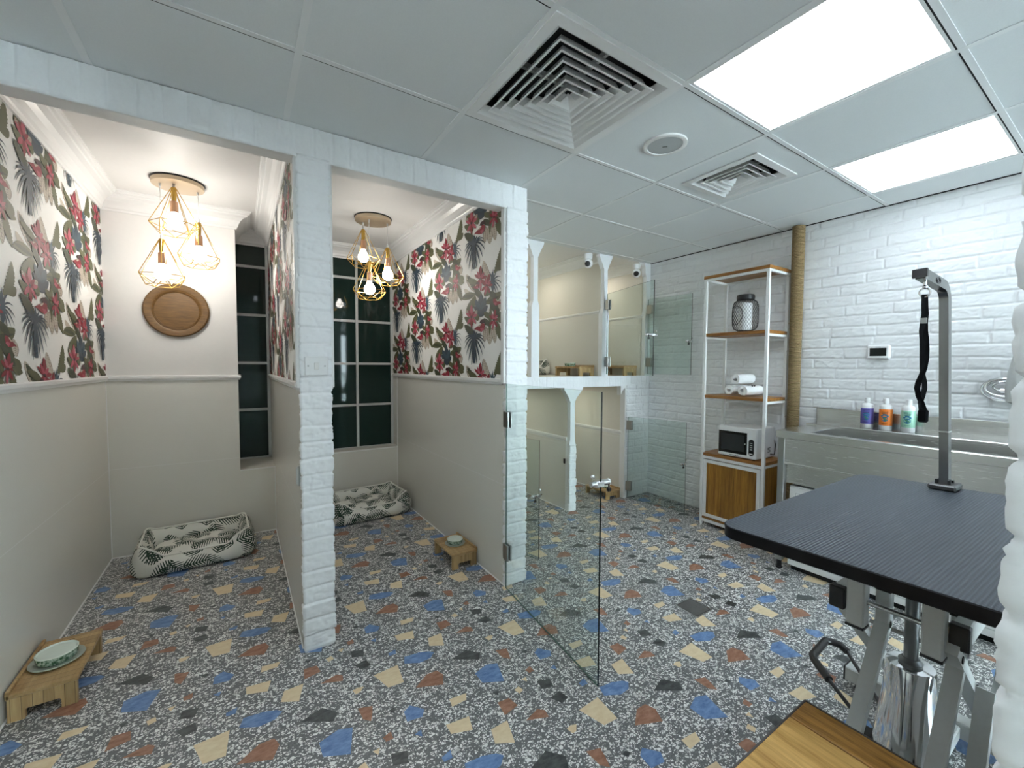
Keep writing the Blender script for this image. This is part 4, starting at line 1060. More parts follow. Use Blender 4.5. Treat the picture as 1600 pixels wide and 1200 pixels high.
# ------------------------------------------------------------------ ceiling fittings
def panel_light(x, y, label):
    t = thing('ceiling_light', label, 'ceiling light', (x+.3015, y+.3, HC), 0, 'square panels in the ceiling grid')
    f = MB()
    for a, b in (((-.29,-.29),(.29,-.278)), ((-.29,.278),(.29,.29)), ((-.29,-.278),(-.278,.278)), ((.278,-.278),(.29,.278))):
        f.box((*a, .002), (*b, .012))
    f.build('frame', M_whitemetal, t)
    d = MB(); d.box((-.279,-.279,.004), (.279,.279,.010)); d.build('diffuser', M_panelglow, t)
    return t
panel_light(1.391, .39, 'large bright square light panel beside the big ceiling vent')
panel_light(2.597, .39, 'glowing square light panel nearest the brick sink wall')
panel_light(.185, .39, 'square ceiling light panel in the grid left of the big vent, nearest the camera')

def air_vent(x, y, half, nb, pit, label):
    t = thing('air_vent', label, 'air vent', (x, y, HC), 0, 'square ceiling diffusers')
    f = MB()
    def frust(mb, a, za, b, zb, th):
        for k in range(4):
            c, s = [(1,0),(0,1),(-1,0),(0,-1)][k]
            def R(px, py, z): return (px*c-py*s, px*s+py*c, z)
            vs = [R(-a,-a,za), R(a,-a,za), R(b,-b,zb), R(-b,-b,zb), R(-a,-a,za+th), R(a,-a,za+th), R(b,-b,zb+th), R(-b,-b,zb+th)]
            mb.add(vs, [(0,1,2,3),(7,6,5,4),(0,4,5,1),(3,2,6,7)])
    frust(f, half, -.004, half-.035, -.006, .006)
    frust(f, half-.035, -.006, half-.062, .018, .003)
    f.build('frame', M_whitemetal, t)
    bx = MB(); a = half-.04
    bx.box((-a,-a,.085), (a,a,.090))
    for p, q in (((-a,-a),(-a+.004,a)), ((a-.004,-a),(a,a)), ((-a,-a),(a,-a+.004)), ((-a,a-.004),(a,a))):
        bx.box((*p,.02), (*q,.09))
    bx.build('duct_box', M_dark, t)
    for k in range(nb):
        lo = half-.070-pit*k
        b = MB(); frust(b, lo, -.007, lo-.009, -.005, .002); frust(b, lo-.009, -.005, lo-.019, .006, .002); frust(b, lo-.019, .006, lo-.030, .036, .002)
        b.build('louvre', M_whitemetal, t)
    lo = half-.070-pit*nb
    c = MB(); c.add([(-lo,-lo,-.006),(lo,-lo,-.006),(lo,lo,-.006),(-lo,lo,-.006),(0,0,.024)], [(0,1,4),(1,2,4),(2,3,4),(3,0,4)])
    c.build('centre_cone', M_whitemetal, t)
    br = MB(); br.bar((-half+.05,0,.05), (half-.05,0,.05), .012, .02); br.bar((0,-half+.05,.052), (0,half-.05,.052), .012, .02)
    br.build('bracket', M_greymetal, t)
    return t
air_vent(1.0895, 1.29, .296, 6, .034, 'big square ceiling vent with concentric white louvres')
air_vent(2.323, 1.305, .207, 3, .034, 'small square ceiling vent beside the round speaker')

t = thing('ceiling_speaker', 'round white speaker set into a ceiling tile', 'speaker', (1.688, 1.298, HC))
s = MB(); s.lathe([(.098,.004),(.098,-.004),(.092,-.007),(.080,-.006),(.078,-.001)], n=48); s.build('ring', M_white, t, True)
M_grille = painted('speaker_grille', (.58,.60,.60), .6, 900, .4, .2)
s = MB(); s.lathe([(1e-6,-.007),(.04,-.006),(.079,-.003),(.079,.004)], n=48); s.build('grille', M_grille, t, True)
s = MB(); s.bar((-.006,.010,-.0075), (.010,-.006,-.0075), .005, .001); s.build('badge', M_black, t)

def pendant(cx, cy, shades, label):
    t = thing('pendant_lamp', label, 'pendant lamp', (cx, cy, HK), .3, 'three-shade wire pendants')
    Rz = Matrix.Rotation(-.3, 3, 'Z')
    s = MB(); s.lathe([(1e-6,-.032),(.122,-.032),(.130,-.030),(.132,-.026),(.132,-.002),(.128,0)], n=56)
    plate = s.build('ceiling_plate', M_goldplate, t, True)
    s = MB(); s.lathe([(.134,-.008),(.137,-.004),(.137,0),(.1,0)], n=56); s.build('plate_gasket', M_black, plate)
    for k, (x, y, zb, bm) in enumerate(shades):
        p = Rz @ Vector((x-cx, y-cy, 0)); px, py = p.x, p.y
        zc = zb - HK                                    # bulb centre
        top = zc + .205
        s = MB(); s.cyl((px,py,-.030), (px,py,top), .0022, 8)
        s.lathe([(.004,top+.0),(.008,top+.004),(.006,top+.025),(.003,top+.032)], (px,py,0), 12)
        s.lathe([(.003,-.055),(.006,-.05),(.007,-.032)], (px,py,0), 12)
        s.build('cord', M_cord, t)
        c = MB(); n = 6; r0, r1, r2 = .014, .122, .080
        za, zm, zl = top-.004, zc-.012, zc-.070
        ph = .3 + k*.5
        P0 = [(px+r0*math.cos(2*PI*i/n+ph), py+r0*math.sin(2*PI*i/n+ph), za) for i in range(n)]
        P1 = [(px+r1*math.cos(2*PI*i/n+ph), py+r1*math.sin(2*PI*i/n+ph), zm) for i in range(n)]
        P2 = [(px+r2*math.cos(2*PI*(i+.5)/n+ph), py+r2*math.sin(2*PI*(i+.5)/n+ph), zl) for i in range(n)]
        w_ = .0021
        for i in range(n):
            j = (i+1) % n
            c.tube([P0[i], P1[i]], w_, 5); c.tube([P1[i], P1[j]], w_, 5)
            c.tube([P1[i], P2[i]], w_, 5); c.tube([P1[j], P2[i]], w_, 5); c.tube([P2[i], P2[j]], w_, 5)
        c.lathe([(.011,za+.008),(.015,za+.004),(.015,za-.004),(.012,za-.07),(.0115,za-.075)], (px,py,0), 16)
        sh = c.build('cage_shade', M_gold, t, True)
        s = MB(); s.lathe([(.013,za-.072),(.019,za-.078),(.020,zc+.066),(.018,zc+.060)], (px,py,0), 20)
        s.build('socket', M_copper, sh, True)
        b = MB(); b.lathe([(1e-6,-.040),(.014,-.0375),(.027,-.030),(.037,-.016),(.040,0),(.037,.016),(.028,.032),(.018,.048),(.015,.062)], (px,py,zc), 24)
        b.build('bulb', bm, sh, True)
    return t
pendant(-.295, 3.325, [(-.380,3.308,1.849,M_bulb), (-.313,3.284,2.160,M_bulb), (-.201,3.355,1.993,M_bulb)],
        'gold wire three-bulb pendant above the rattan tray')
pendant(.875, 3.300, [(.810,3.342,2.126,M_bulbdim), (.831,3.250,1.872,M_bulb), (.974,3.271,1.998,M_bulb)],
        'gold wire three-bulb pendant in front of the wide dark window')

# ------------------------------------------------------------------ small wall things
t = thing('wall_tray', 'round brown woven rattan tray hanging on the white kennel wall', 'tray', (-.358, 3.765, 1.678))
def disc_y(mb, prof, n=56):
    """lathe turned to face -y: profile (radius, depth)"""
    tmp = MB(); tmp.lathe(prof, n=n)
    mb.add([(p[0], -p[2], p[1]) for p in tmp.v], tmp.f)
s = MB(); disc_y(s, [(.170,.002),(.182,.012),(.184,.024),(.176,.033),(.150,.030),(.134,.026),(.128,.020)]); s.build('rim', M_rattanrim, t, True)
s = MB(); disc_y(s, [(1e-6,.018),(.124,.018),(.130,.020),(.130,.004)]); s.build('woven_centre', M_rattan, t)
s = MB()
for r, z in ((.132,.027),(.126,.022),(.182,.018)):
    s.tube([(r*math.cos(2*PI*k/56), -z, r*math.sin(2*PI*k/56)) for k in range(56)], .0032, 6, closed=True)
s.build('braid', M_rattanrim, t, True)

t = thing('light_switch', 'white one-gang rocker switch on the brick pier', 'light switch', (.287, YF-.011, 1.297))
s = MB(); s.box((-.048,-.012,-.043), (.048,.0,.043), 0, .004); s.build('switch_plate', M_whiteplastic, t)
s = MB(); s.box((-.010,-.016,-.016), (.010,-.012,.016), 0, .002); s.build('rocker', M_white, t)
s = MB()
for x in (-.034,.034):
    s = MB(); s.cyl((x,-.0135,.0), (x,-.012,0), .0035, 12); s.build('screw', M_hinge, t)

t = thing('thermostat', 'white thermostat with dark screen on the brick sink wall', 'thermostat', (XR-.006, 1.002, 1.402))
s = MB(); s.box((-.022,-.062,-.047), (0,.062,.047), 0, .010); s.build('case', M_whiteplastic, t)
s = MB(); s.box((-.0245,-.043,-.026), (-.021,.043,.026), 0, .003); s.build('screen', mat('lcd_dark', (.015,.02,.018), .12), t)
s = MB(); s.box((-.0235,-.014,.029), (-.021,.014,.034)); s.build('button', M_grille, t)

# rope-wrapped pole
t = thing('rope_pole', 'tan sisal-wrapped pole between the shelving unit and the sink', 'scratching pole', (3.455, 1.477, 0))
prof = []
z = .0
while z < HC-.005:
    prof += [(.0350, z), (.0395, z+.0020), (.0415, z+.0055), (.0395, z+.0090)]; z += .011
prof.append((.037, HC-.004))
s = MB(); s.lathe(prof, n=24); s.build('rope_wrap', M_rope, t, True)
for q in range(14):
    s = MB(); zz = .95+q*.10+random.uniform(-.03,.03); a = PI+random.uniform(-1.2,1.2)
    s.tube([(.040*math.cos(a), .040*math.sin(a), zz), (.056*math.cos(a+.1), .056*math.sin(a+.1), zz-.006)], .0012, 5)
    s.build('loose_fibre', M_rope, t)

def dome_camera(x, y, z, label):
    t = thing('security_camera', label, 'security camera', (x, y, z), 0, 'white cameras over the upper cages')
    s = MB(); s.lathe([(.040,0),(.040,-.02),(.036,-.045),(.030,-.050)], n=32); s.build('mount', M_whiteplastic, t, True)
    s = MB(); s.sphere((0,0,-.085), .042, 32, 20); s.build('camera_head', M_whiteplastic, t, True)
    d = Vector((-.75,-.62,-.28)).normalized()
    s = MB(); s.tube([Vector((0,0,-.085))+d*.026, Vector((0,0,-.085))+d*.040, Vector((0,0,-.085))+d*.0435], [.032,.019,.010], 24)
    s.build('lens_face', M_black, t, True)
    return t
dome_camera(2.690, YC+.03, 2.325, 'white dome camera with black face, left of the middle cage post')
dome_camera(3.340, YC+.03, 2.315, 'white dome camera seen through the raised glass, nearest the brick corner')

# floor drain
t = thing('floor_drain', 'square grey floor drain cover set in the terrazzo', 'floor drain', (2.035, 1.325, 0), .0)
s = MB()
for a, b in (((-.068,-.068),(.068,-.062)), ((-.068,.062),(.068,.068)), ((-.068,-.062),(-.062,.062)), ((.062,-.062),(.068,.062))):
    s.box((*a,0), (*b,.0016))
s.build('frame', M_hinge, t)
s = MB(); s.box((-.0605,-.0605,0), (.0605,.0605,.0011)); s.build('cover', painted('drain_cover', (.13,.13,.125), .45, 60, .1, .2), t)

# ------------------------------------------------------------------ glass doors
def glass_door(name_label, hx, hy, fx, fy, z0, z1, hinges, lock_z, lock_side=1, hinge_dir=None, seal=True):
    """hinge at (hx,hy), free edge at (fx,fy)"""
    L = math.hypot(fx-hx, fy-hy); rz = math.atan2(fy-hy, fx-hx)
    t = thing('glass_door', name_label, 'glass door', (hx, hy, z0), rz, 'frameless glass kennel doors')
    H = z1-z0; th = .004
    p = MB()
    p.add([(0,-th,0),(L,-th,0),(L,-th,H),(0,-th,H),(0,th,0),(L,th,0),(L,th,H),(0,th,H)], [(0,1,2,3),(5,4,7,6)], 0)
    p.add([(0,-th,0),(L,-th,0),(L,-th,H),(0,-th,H),(0,th,0),(L,th,0),(L,th,H),(0,th,H)], [(1,5,6,2)], 1)
    p.add([(0,-th,0),(L,-th,0),(L,-th,H),(0,-th,H),(0,th,0),(L,th,0),(L,th,H),(0,th,H)], [(0,4,5,1),(3,2,6,7),(0,3,7,4)], 2)
    p.build('glass_pane', [M_glass, M_glassedge, M_glassedge2], t)
    for hz in hinges:
        h = MB(); z = hz-z0
        h.box((-.012,-.016,z-.045), (.045,-.0045,z+.045), 0, .002); h.box((-.012,.0045,z-.045), (.045,.016,z+.045), 0, .002)
        h.cyl((-.010,0,z-.042), (-.010,0,z+.042), .009, 14)
        h.build('hinge', M_hinge, t, True)
    if lock_z:
        z = lock_z-z0; x = L-.012
        k = MB()
        k.box((x-.018,-.020,z-.014), (x+.014,.020,z+.012), 0, .004)
        k.cyl((x,-.045*lock_side,z+.002), (x,-.018*lock_side,z+.002), .013, 18); k.cyl((x,.018*lock_side,z), (x,.040*lock_side,z), .011, 18)
        k.sphere((x-.004,-.050*lock_side,z+.002), .014, 14, 9); k.sphere((x,.03*lock_side,z+.030), .010, 12, 8)
        lk = k.build('lock', M_chrome, t, True)
        k = MB(); k.box((x+.004,-.052*lock_side,z-.034), (x+.018,-.034*lock_side,z-.018), 0, .003); k.cyl((x+.010,-.043*lock_side,z-.02), (x+.010,-.043*lock_side,z), .003, 8)
        k.build('lock_tongue', M_black, lk)
    return t
M_glassedge2 = mat('green_glass_edge', (.10,.17,.145), .1)
glass_door('tall open glass door hinged on the white brick corner pier', 1.283, 2.035, 1.196, 1.193, .004, 1.200, (.994, .224), .832, -1)
glass_door('low glass door standing open at the first floor-level cage', 1.458, 2.826, 1.660, 2.222, .004, .809, (.66, .14), .436)
glass_door('low glass door swung open against the brick return by the shelving unit', 3.192, 2.822, 3.309, 2.262, .004, .810, (.728, .127), .439)
glass_door('upper glass door hinged on the middle cage post', 2.876, 2.815, 2.702, 2.150, 1.229, 1.972, (1.870, 1.345), 1.548)
glass_door('upper glass door lying open against the brick sink wall', 3.452, 2.815, 3.478, 2.345, 1.227, 1.972, (1.870, 1.345), 1.535)
t = thing('hinge_plate', 'slim dark hinge plate on the tiled side of the middle pier', 'hinge', (.222, YF+.045, .80))
s = MB(); s.box((-.012,-.010,-.045), (0,.010,.045), 0, .002); s.cyl((-.012,0,-.04), (-.012,0,.04), .006, 12); s.build('knuckle', M_hinge, t)
t = thing('hinge_plate', 'small dark strike plate inside the first floor-level cage post', 'hinge', (2.452, YC+.05, .445))
s = MB(); s.box((-.010,-.010,-.022), (0,.010,.022), 0, .002); s.build('strike', M_black, t)

# ------------------------------------------------------------------ dog beds
def dog_bed(name_label, x, y, z, rz, a, b, h=.170, dip=.060):
    t = thing('dog_bed', name_label, 'dog bed', (x, y, z), rz, 'fern-print dog beds')
    N, rc = 168, .055
    per = []
    segs = [((-a+rc,-b),(a-rc,-b)), ((a,-b+rc),(a,b-rc)), ((a-rc,b),(-a+rc,b)), ((-a,b-rc),(-a,-b+rc))]
    cen = [(a-rc,-b+rc,-PI/2), (a-rc,b-rc,0), (-a+rc,b-rc,PI/2), (-a+rc,-b+rc,PI)]
    for (p, q), (cx, cy, a0) in zip(segs, cen):
        L = math.hypot(q[0]-p[0], q[1]-p[1]); k = max(4, int(L/.012))
        nrm = ((q[1]-p[1])/L, -(q[0]-p[0])/L)
        for i in range(k): per.append((p[0]+(q[0]-p[0])*i/k, p[1]+(q[1]-p[1])*i/k, nrm[0], nrm[1]))
        for i in range(10):
            an = a0+PI/2*i/10
            per.append((cx+rc*math.cos(an), cy+rc*math.sin(an), math.cos(an), math.sin(an)))
    n = len(per)
    def height(px, py):
        hh = h
        if py < -b*.4:
            e = abs(px)/(a*.80); s_ = max(0, min(1, (1.02-e)/.38)); s_ = s_*s_*(3-2*s_)
            hh -= dip*s_*max(0, min(1, (-py-b*.4)/(b*.45)))
        c = max(0, min(1, (abs(px)/a-.78)/.2))*max(0, min(1, (abs(py)/b-.72)/.25))
        return hh + .022*c
    # section: (outward offset, fraction of height) outside foot -> top seam -> inside foot
    sec = [(-.015,.0),(.006,.03),(.022,.16),(.030,.34),(.028,.55),(.016,.78),(.001,.94),(-.012,1.0),(-.024,.97),(-.036,.88),(-.050,.66),(-.058,.42),(-.056,.22)]
    vs, uv = [], []; arc = 0
    for k, (px, py, nx, ny) in enumerate(per + [per[0]]):
        if k: arc += math.hypot(px-lx, py-ly)
        lx, ly = px, py
        H = height(px, py); q = 0; prev = None
        for (o, f) in sec:
            wv = .004*math.sin(arc*31+f*6)
            ox = o + (wv if .1 < f < .9 else 0)
            pt = (px+nx*ox, py+ny*ox, f*H)
            if prev: q += math.dist(pt, prev)
            prev = pt; vs.append(pt); uv.append((arc, q))
    m = MB(); ns = len(sec)
    m.add(vs, [(i*ns+j, (i+1)*ns+j, (i+1)*ns+j+1, i*ns+j+1) for i in range(n) for j in range(ns-1)]); m.uv = uv
    m.build('bolster', M_fern, t, 80)
    pp = MB(); pp.tube([(px+nx*-.012, py+ny*-.012, height(px,py)+.003) for px, py, nx, ny in per], .0058, 8, closed=True)
    pp.build('piping', M_piping, t, True)
    # cushion
    m = MB(); nx_, ny_ = 44, 30; A, B = a-.040, b-.040; vs, uv = [], []
    for j in range(ny_+1):
        for i in range(nx_+1):
            u, v = -1+2*i/nx_, -1+2*j/ny_
            x_ = u*A*math.sqrt(1-.10*v*v); y_ = v*B*math.sqrt(1-.10*u*u)
            puff = max(0, (1-u**4)*(1-v**4))**.5
            zz = .032+.092*puff
            for tx in (-.42,.42):
                d2 = ((x_-tx*A*1.0)/.045)**2+((y_)/.045)**2
                zz -= .020*math.exp(-d2)
            zz -= .014*math.exp(-(x_/.03)**2)*puff
            zz += .002*math.sin(x_*45+1)*math.sin(y_*50)
            vs.append((x_, y_, max(.006, zz))); uv.append((x_+3.1, y_+1.7))
    m.add(vs, [(j*(nx_+1)+i, j*(nx_+1)+i+1, (j+1)*(nx_+1)+i+1, (j+1)*(nx_+1)+i) for j in range(ny_) for i in range(nx_)]); m.uv = uv
    m.build('cushion', M_fern, t, 80)
    m = MB(); m.prism([(px*.97, py*.97) for px, py, _, _ in per], (0,0,0), (1,0,0), (0,1,0), (0,0,.02)); m.build('base', M_black, t)
    return t
dog_bed('fern-print dog bed in the left kennel below the rattan tray', -.262, 3.525, 0, math.radians(2.5), .300, .205)
dog_bed('fern-print dog bed in the right kennel under the wide window', .918, 3.775, 0, math.radians(5), .314, .210)
dog_bed('fern-print dog bed at the back of the upper cage', 2.545, 3.74, 1.209, math.radians(4), .255, .165, .155, .06)

# ------------------------------------------------------------------ feeding stands and bowls
def feeding_stand(name_label, x, y, z, W, L, H, lip_side):
    """x,y is the centre; long axis along y; lip_side +1/-1 says which long edge carries the raised lip"""
    t = thing('feeding_stand', name_label, 'feeding stand', (x, y, z), 0, 'low wooden feeding stands')
    s = MB(); s.box((-W/2,-L/2,H-.018), (W/2,L/2,H), 0, .003); s.build('top_board', M_bamboo, t)
    for e in (-1, 1):
        p = MB(); hw = W/2-.004
        poly = [(-hw,0),(-hw,H-.018),(hw,H-.018),(hw,0),(hw*.52,0),(hw*.52,H*.30),(hw*.46,H*.36),(-hw*.46,H*.36),(-hw*.52,H*.30),(-hw*.52,0)]
        p.prism(poly, (0, e*(L/2-.020) - (.0 if e > 0 else 0), 0), (1,0,0), (0,0,1), (0, e*.018, 0))
        p.build('end_panel', M_bamboo_end, t)
    l = MB(); l.box((lip_side*W/2-lip_side*.012,-L/2,H-.02), (lip_side*W/2,L/2,H+.012), 0, .002); l.build('raised_lip', M_bamboo, t)
    g_ = MB()   # small engraved paw-like squiggle
    sy = L*.36
    for k, (ax, ay) in enumerate(((-.012,0),(.006,.004))):
        g_.tube([(ax*1.0+.012*math.cos(q*.55+k), sy+ay+.011*math.sin(q*.55+k), H+.0004) for q in range(8)], .0008, 5)
    g_.build('engraved_mark', M_burn, t)
    return t
M_bamboo_end = wood_mat('bamboo_end', (.36,.22,.085), (.58,.41,.20), 2, 10, .42, (0,.028,0))
M_burn = mat('burnt_engraving', (.10,.055,.02), .7)
def bowl(name_label, x, y, z, s=1.0):
    t = thing('pet_bowl', name_label, 'pet bowl', (x, y, z), 0, 'sage green pet bowls')
    m = MB(); m.lathe([(1e-6,0),(.052*s,0),(.062*s,.012*s),(.0635*s,.030*s),(.0635*s,.0335*s)], n=40, cap=False); m.build('outer_wall', M_bowlside, t, True)
    m = MB(); m.lathe([(.0635*s,.0335*s),(.0640*s,.037*s),(.0600*s,.0385*s),(.0560*s,.034*s),(.046*s,.016*s),(.03*s,.010*s),(1e-6,.009*s)], n=40); m.build('glazed_inside', M_bowl, t, True)
    m = MB()
    for i, (px, py) in enumerate(((.004,.0),(.014,.010),(.022,.002))):
        m.box((px*s-.004,py*s-.006,.0100*s+.0002), (px*s+.004,py*s+.004,.0112*s+.0002))
    m.build('printed_mark', M_black, t)
    return t
def saucer(name_label, x, y, z, s=1.0):
    m = MB(); m.lathe([(1e-6,0),(.060*s,0),(.080*s,.007*s),(.084*s,.011*s),(.081*s,.0135*s),(.066*s,.008*s),(1e-6,.007*s)], n=44)
    o = m.build('saucer', M_saucer, None, True); o.location = (x, y, z)
    return tag(o, name_label, 'saucer', 'stoneware saucers under bowls')
feeding_stand('wooden feeding stand against the left wall, nearest the camera', -.6385, 2.392, .0, .190, .352, .105, -1)
saucer('sage saucer under the bowl on the nearest feeding stand', -.640, 2.378, .1052, .97)
bowl('sage green bowl on the feeding stand by the left wall', -.640, 2.378, .1125, .98)
feeding_stand('wooden feeding stand in the right kennel beside the tiled wall', 1.197, 2.545, .0, .180, .30, .102, 1)
saucer('sage saucer under the bowl in the right kennel', 1.197, 2.545, .1022, .80)
bowl('sage green bowl on the feeding stand in the right kennel', 1.197, 2.545, .1082, .82)
feeding_stand('wooden feeding stand in the upper cage left of the middle post', 2.735, 3.105, 1.209, .19, .36, .092, 1)
bowl('small glazed bowl on the stand left of the middle cage post', 2.720, 3.150, 1.3012, .85)
feeding_stand('wooden feeding stand in the last upper cage by the brick corner', 3.330, 3.105, 1.209, .19, .36, .092, 1)
feeding_stand('wooden feeding stand on the floor inside the low cage', 3.062, 3.03, 0, .19, .30, .085, 1)
bowl('small bowl on the feeding stand inside the low cage', 3.070, 2.99, .0852, .6)
# ------------------------------------------------------------------ shelving unit
RX0, RX1, RY0, RY1 = 3.175, 3.485, 1.535, 2.035
t = thing('shelving_unit', 'tall white metal shelving unit with wooden shelves and a cupboard', 'shelving unit', (RX0, RY0, 0))
L0 = (RX0, RY0, 0)
pw = .022
for x in (RX0, RX1-pw):
    for y in (RY0, RY1-pw):
        s = MB(); s.box((x,y,.012), (x+pw,y+pw,2.005), 0, .0015); s.cyl((x+pw/2,y+pw/2,0), (x+pw/2,y+pw/2,.012), .010, 12)
        s.build('post', M_whitemetal, t, loc=L0)
def shelf_rails(z, n='shelf_rail', h=.018):
    s = MB()
    for x in (RX0, RX1-pw): s.box((x+.001,RY0+.003,z-h), (x+pw-.001,RY1-.003,z))
    for y in (RY0, RY1-pw): s.box((RX0+.003,y+.001,z-h+.0005), (RX1-.003,y+pw-.001,z-.0005))
    s.build(n, M_whitemetal, t, loc=L0)
for z0, z1, e in ((2.006, 2.030, .004), (1.545, 1.569, -.003), (1.050, 1.074, -.003), (.578, .602, -.003), (.058, .074, -.003)):
    s = MB(); s.box((RX0-e,RY0-e,z0), (RX1+e*.2,RY1+e,z1), 0, .002); s.build('shelf_board', M_rackwood, t, loc=L0)
    if z0 > 1.9: shelf_rails(z0)
    else:
        for y in (RY0, RY1-pw):
            s = MB(); s.box((RX0+pw,y+.002,z0-.019), (RX1-pw,y+pw-.002,z0-.001), 0, .001); s.build('shelf_rail', M_whitemetal, t, loc=L0)
for z0, z1 in ((.555,.577),(.034,.057)):
    s = MB(); s.box((RX0+.002,RY0+pw,z0), (RX0+pw-.002,RY1-pw,z1)); s.build('cupboard_rail', M_whitemetal, t, loc=L0)
for y in (RY0+.006, RY1-.014):
    s = MB(); s.box((RX0+pw,y,.075), (RX1-pw,y+.008,.558)); s.build('side_panel', M_panelwood, t, loc=L0)
s = MB(); s.box((RX1-.012,RY0+pw,.075), (RX1-.006,RY1-pw,.558)); s.build('back_panel', M_panelwood, t, loc=L0)
dy0, dy1, dz0, dz1 = RY0+pw+.004, RY1-pw-.004, .080, .548
s = MB(); fw = .026
s.box((RX0+.002,dy0,dz0), (RX0+.018,dy0+fw,dz1)); s.box((RX0+.002,dy1-fw,dz0), (RX0+.018,dy1,dz1))
s.box((RX0+.002,dy0+fw,dz0), (RX0+.018,dy1-fw,dz0+fw)); s.box((RX0+.002,dy0+fw,dz1-fw), (RX0+.018,dy1-fw,dz1))
dr = s.build('cupboard_door', M_whitemetal, t, loc=L0)
s = MB(); s.box((RX0+.008,dy0+fw,dz0+fw), (RX0+.014,dy1-fw,dz1-fw)); s.build('door_panel', M_panelwood, dr, loc=None).location = (-RX0,-RY0,0)
s = MB(); s.sphere((RX0-.004,dy0+.010,.105), .006, 12, 8); s.build('door_catch', M_black, dr, True).location = (-RX0,-RY0,0)
for z in (.13,.49):
    s = MB(); s.cyl((RX0+.002,dy1+.002,z-.03), (RX0+.002,dy1+.002,z+.03), .005, 10); s.build('door_hinge', M_whitemetal, dr, True).location = (-RX0,-RY0,0)

# lantern
t = thing('lantern', 'black wire-mesh lantern with white cylinder on the second shelf', 'lantern', (3.315, 1.775, 1.5692))
prof = [(.050,.012),(.075,.024),(.088,.050),(.090,.080),(.090,.185),(.088,.215),(.076,.240),(.056,.252)]
def rad(z):
    for (r0,z0),(r1,z1) in zip(prof, prof[1:]):
        if z0 <= z <= z1: return r0+(r1-r0)*(z-z0)/(z1-z0)
    return prof[-1][0]
s = MB(); NH = 28
for k in range(NH):
    for sg in (1,-1):
        s.tube([((rad(z)*math.cos(2*PI*k/NH+sg*(z-.012)*7.0)), rad(z)*math.sin(2*PI*k/NH+sg*(z-.012)*7.0), z) for z in [.012+.24*q/16 for q in range(17)]], .00095, 4, caps=False)
s.build('mesh_body', M_black, t)
s = MB(); s.lathe([(1e-6,0),(.052,0),(.054,.004),(.052,.016),(1e-6,.016)], n=32); s.build('foot_ring', M_black, t, True)
s = MB(); s.lathe([(.052,.248),(.062,.254),(.064,.275),(.060,.290),(.052,.292),(.050,.280)], n=36); s.build('neck_band', M_black, t, True)
s = MB(); s.lathe([(1e-6,.016),(.048,.016),(.048,.225),(1e-6,.225)], n=36); s.build('white_cylinder', M_whiteplastic, t, True)
s = MB()
a0 = math.atan2(.35, -1)
pts = []
for k in range(40):
    an = 2*PI*k/40; z = .132+.072*math.sin(an); aa = a0+.62*math.cos(an)
    pts.append(((rad(z)+.001)*math.cos(aa), (rad(z)+.001)*math.sin(aa), z))
s.tube(pts, .0022, 6, closed=True); s.build('oval_hoop', M_black, t, True)

# towels
def towel(name_label, x, y, z, L, r, seed, sq=1.0):
    t = thing('rolled_towel', name_label, 'towel', (x, y, z), PI/2, 'rolled white towels')
    m = MB(); turns, th = 2.5, r/3.1; K = 90; NY = 14
    sec = []
    for k in range(K+1):
        a = 2*PI*turns*k/K + seed
        rr = r*.16 + (r-th-r*.16)*k/K
        ro = rr+th*.78
        if k > K-8: ro = rr+th*.78*(K-k)/8
        sec.append((rr*math.cos(a), rr*math.sin(a)*sq, ro*math.cos(a), ro*math.sin(a)*sq))
    vs = []
    for j in range(NY+1):
        yy = -L*j/NY; e = 1-.06*max(0, 1-min(j, NY-j)/1.5)
        for (a,b,c,d) in sec:
            w_ = 1+.02*math.sin(yy*60+a*90+seed)
            off = (.003 if j in (0, NY) else 0)*math.sin(a*160)
            vs += [(a, yy+off, b+r*sq), (c*e*w_, yy+off, d*e*w_+r*sq)]
    W = 2*(K+1); fs = []
    for j in range(NY):
        for k in range(K):
            o0, o1 = j*W+2*k, (j+1)*W+2*k
            fs.append((o0+1, o0+3, o1+3, o1+1)); fs.append((o0, o1, o1+2, o0+2))
    for j in (0, NY):
        for k in range(K):
            o0 = j*W+2*k; fs.append((o0, o0+1, o0+3, o0+2))
    for j in range(NY): fs.append((j*W+2*K, j*W+2*K+1, (j+1)*W+2*K+1, (j+1)*W+2*K))
    m.add(vs, fs); m.build('rolled_cloth', M_towel, t, 60)
    return t
towel('rolled white towel at the lower left of the towel stack', 3.215, 1.832, 1.0745, .235, .050, 1.0, .92)
tw = towel('rolled white towel at the lower right of the towel stack, with two dark snaps', 3.205, 1.725, 1.0745, .245, .050, 2.2, .92)
for y in (-.085,-.115):
    s = MB(); s.cyl((-.030,y,.080), (-.034,y,.086), .006, 10); s.build('dark_snap', M_black, tw)
towel('rolled white towel lying on top of the other two', 3.215, 1.785, 1.1600, .235, .048, .4, .95)

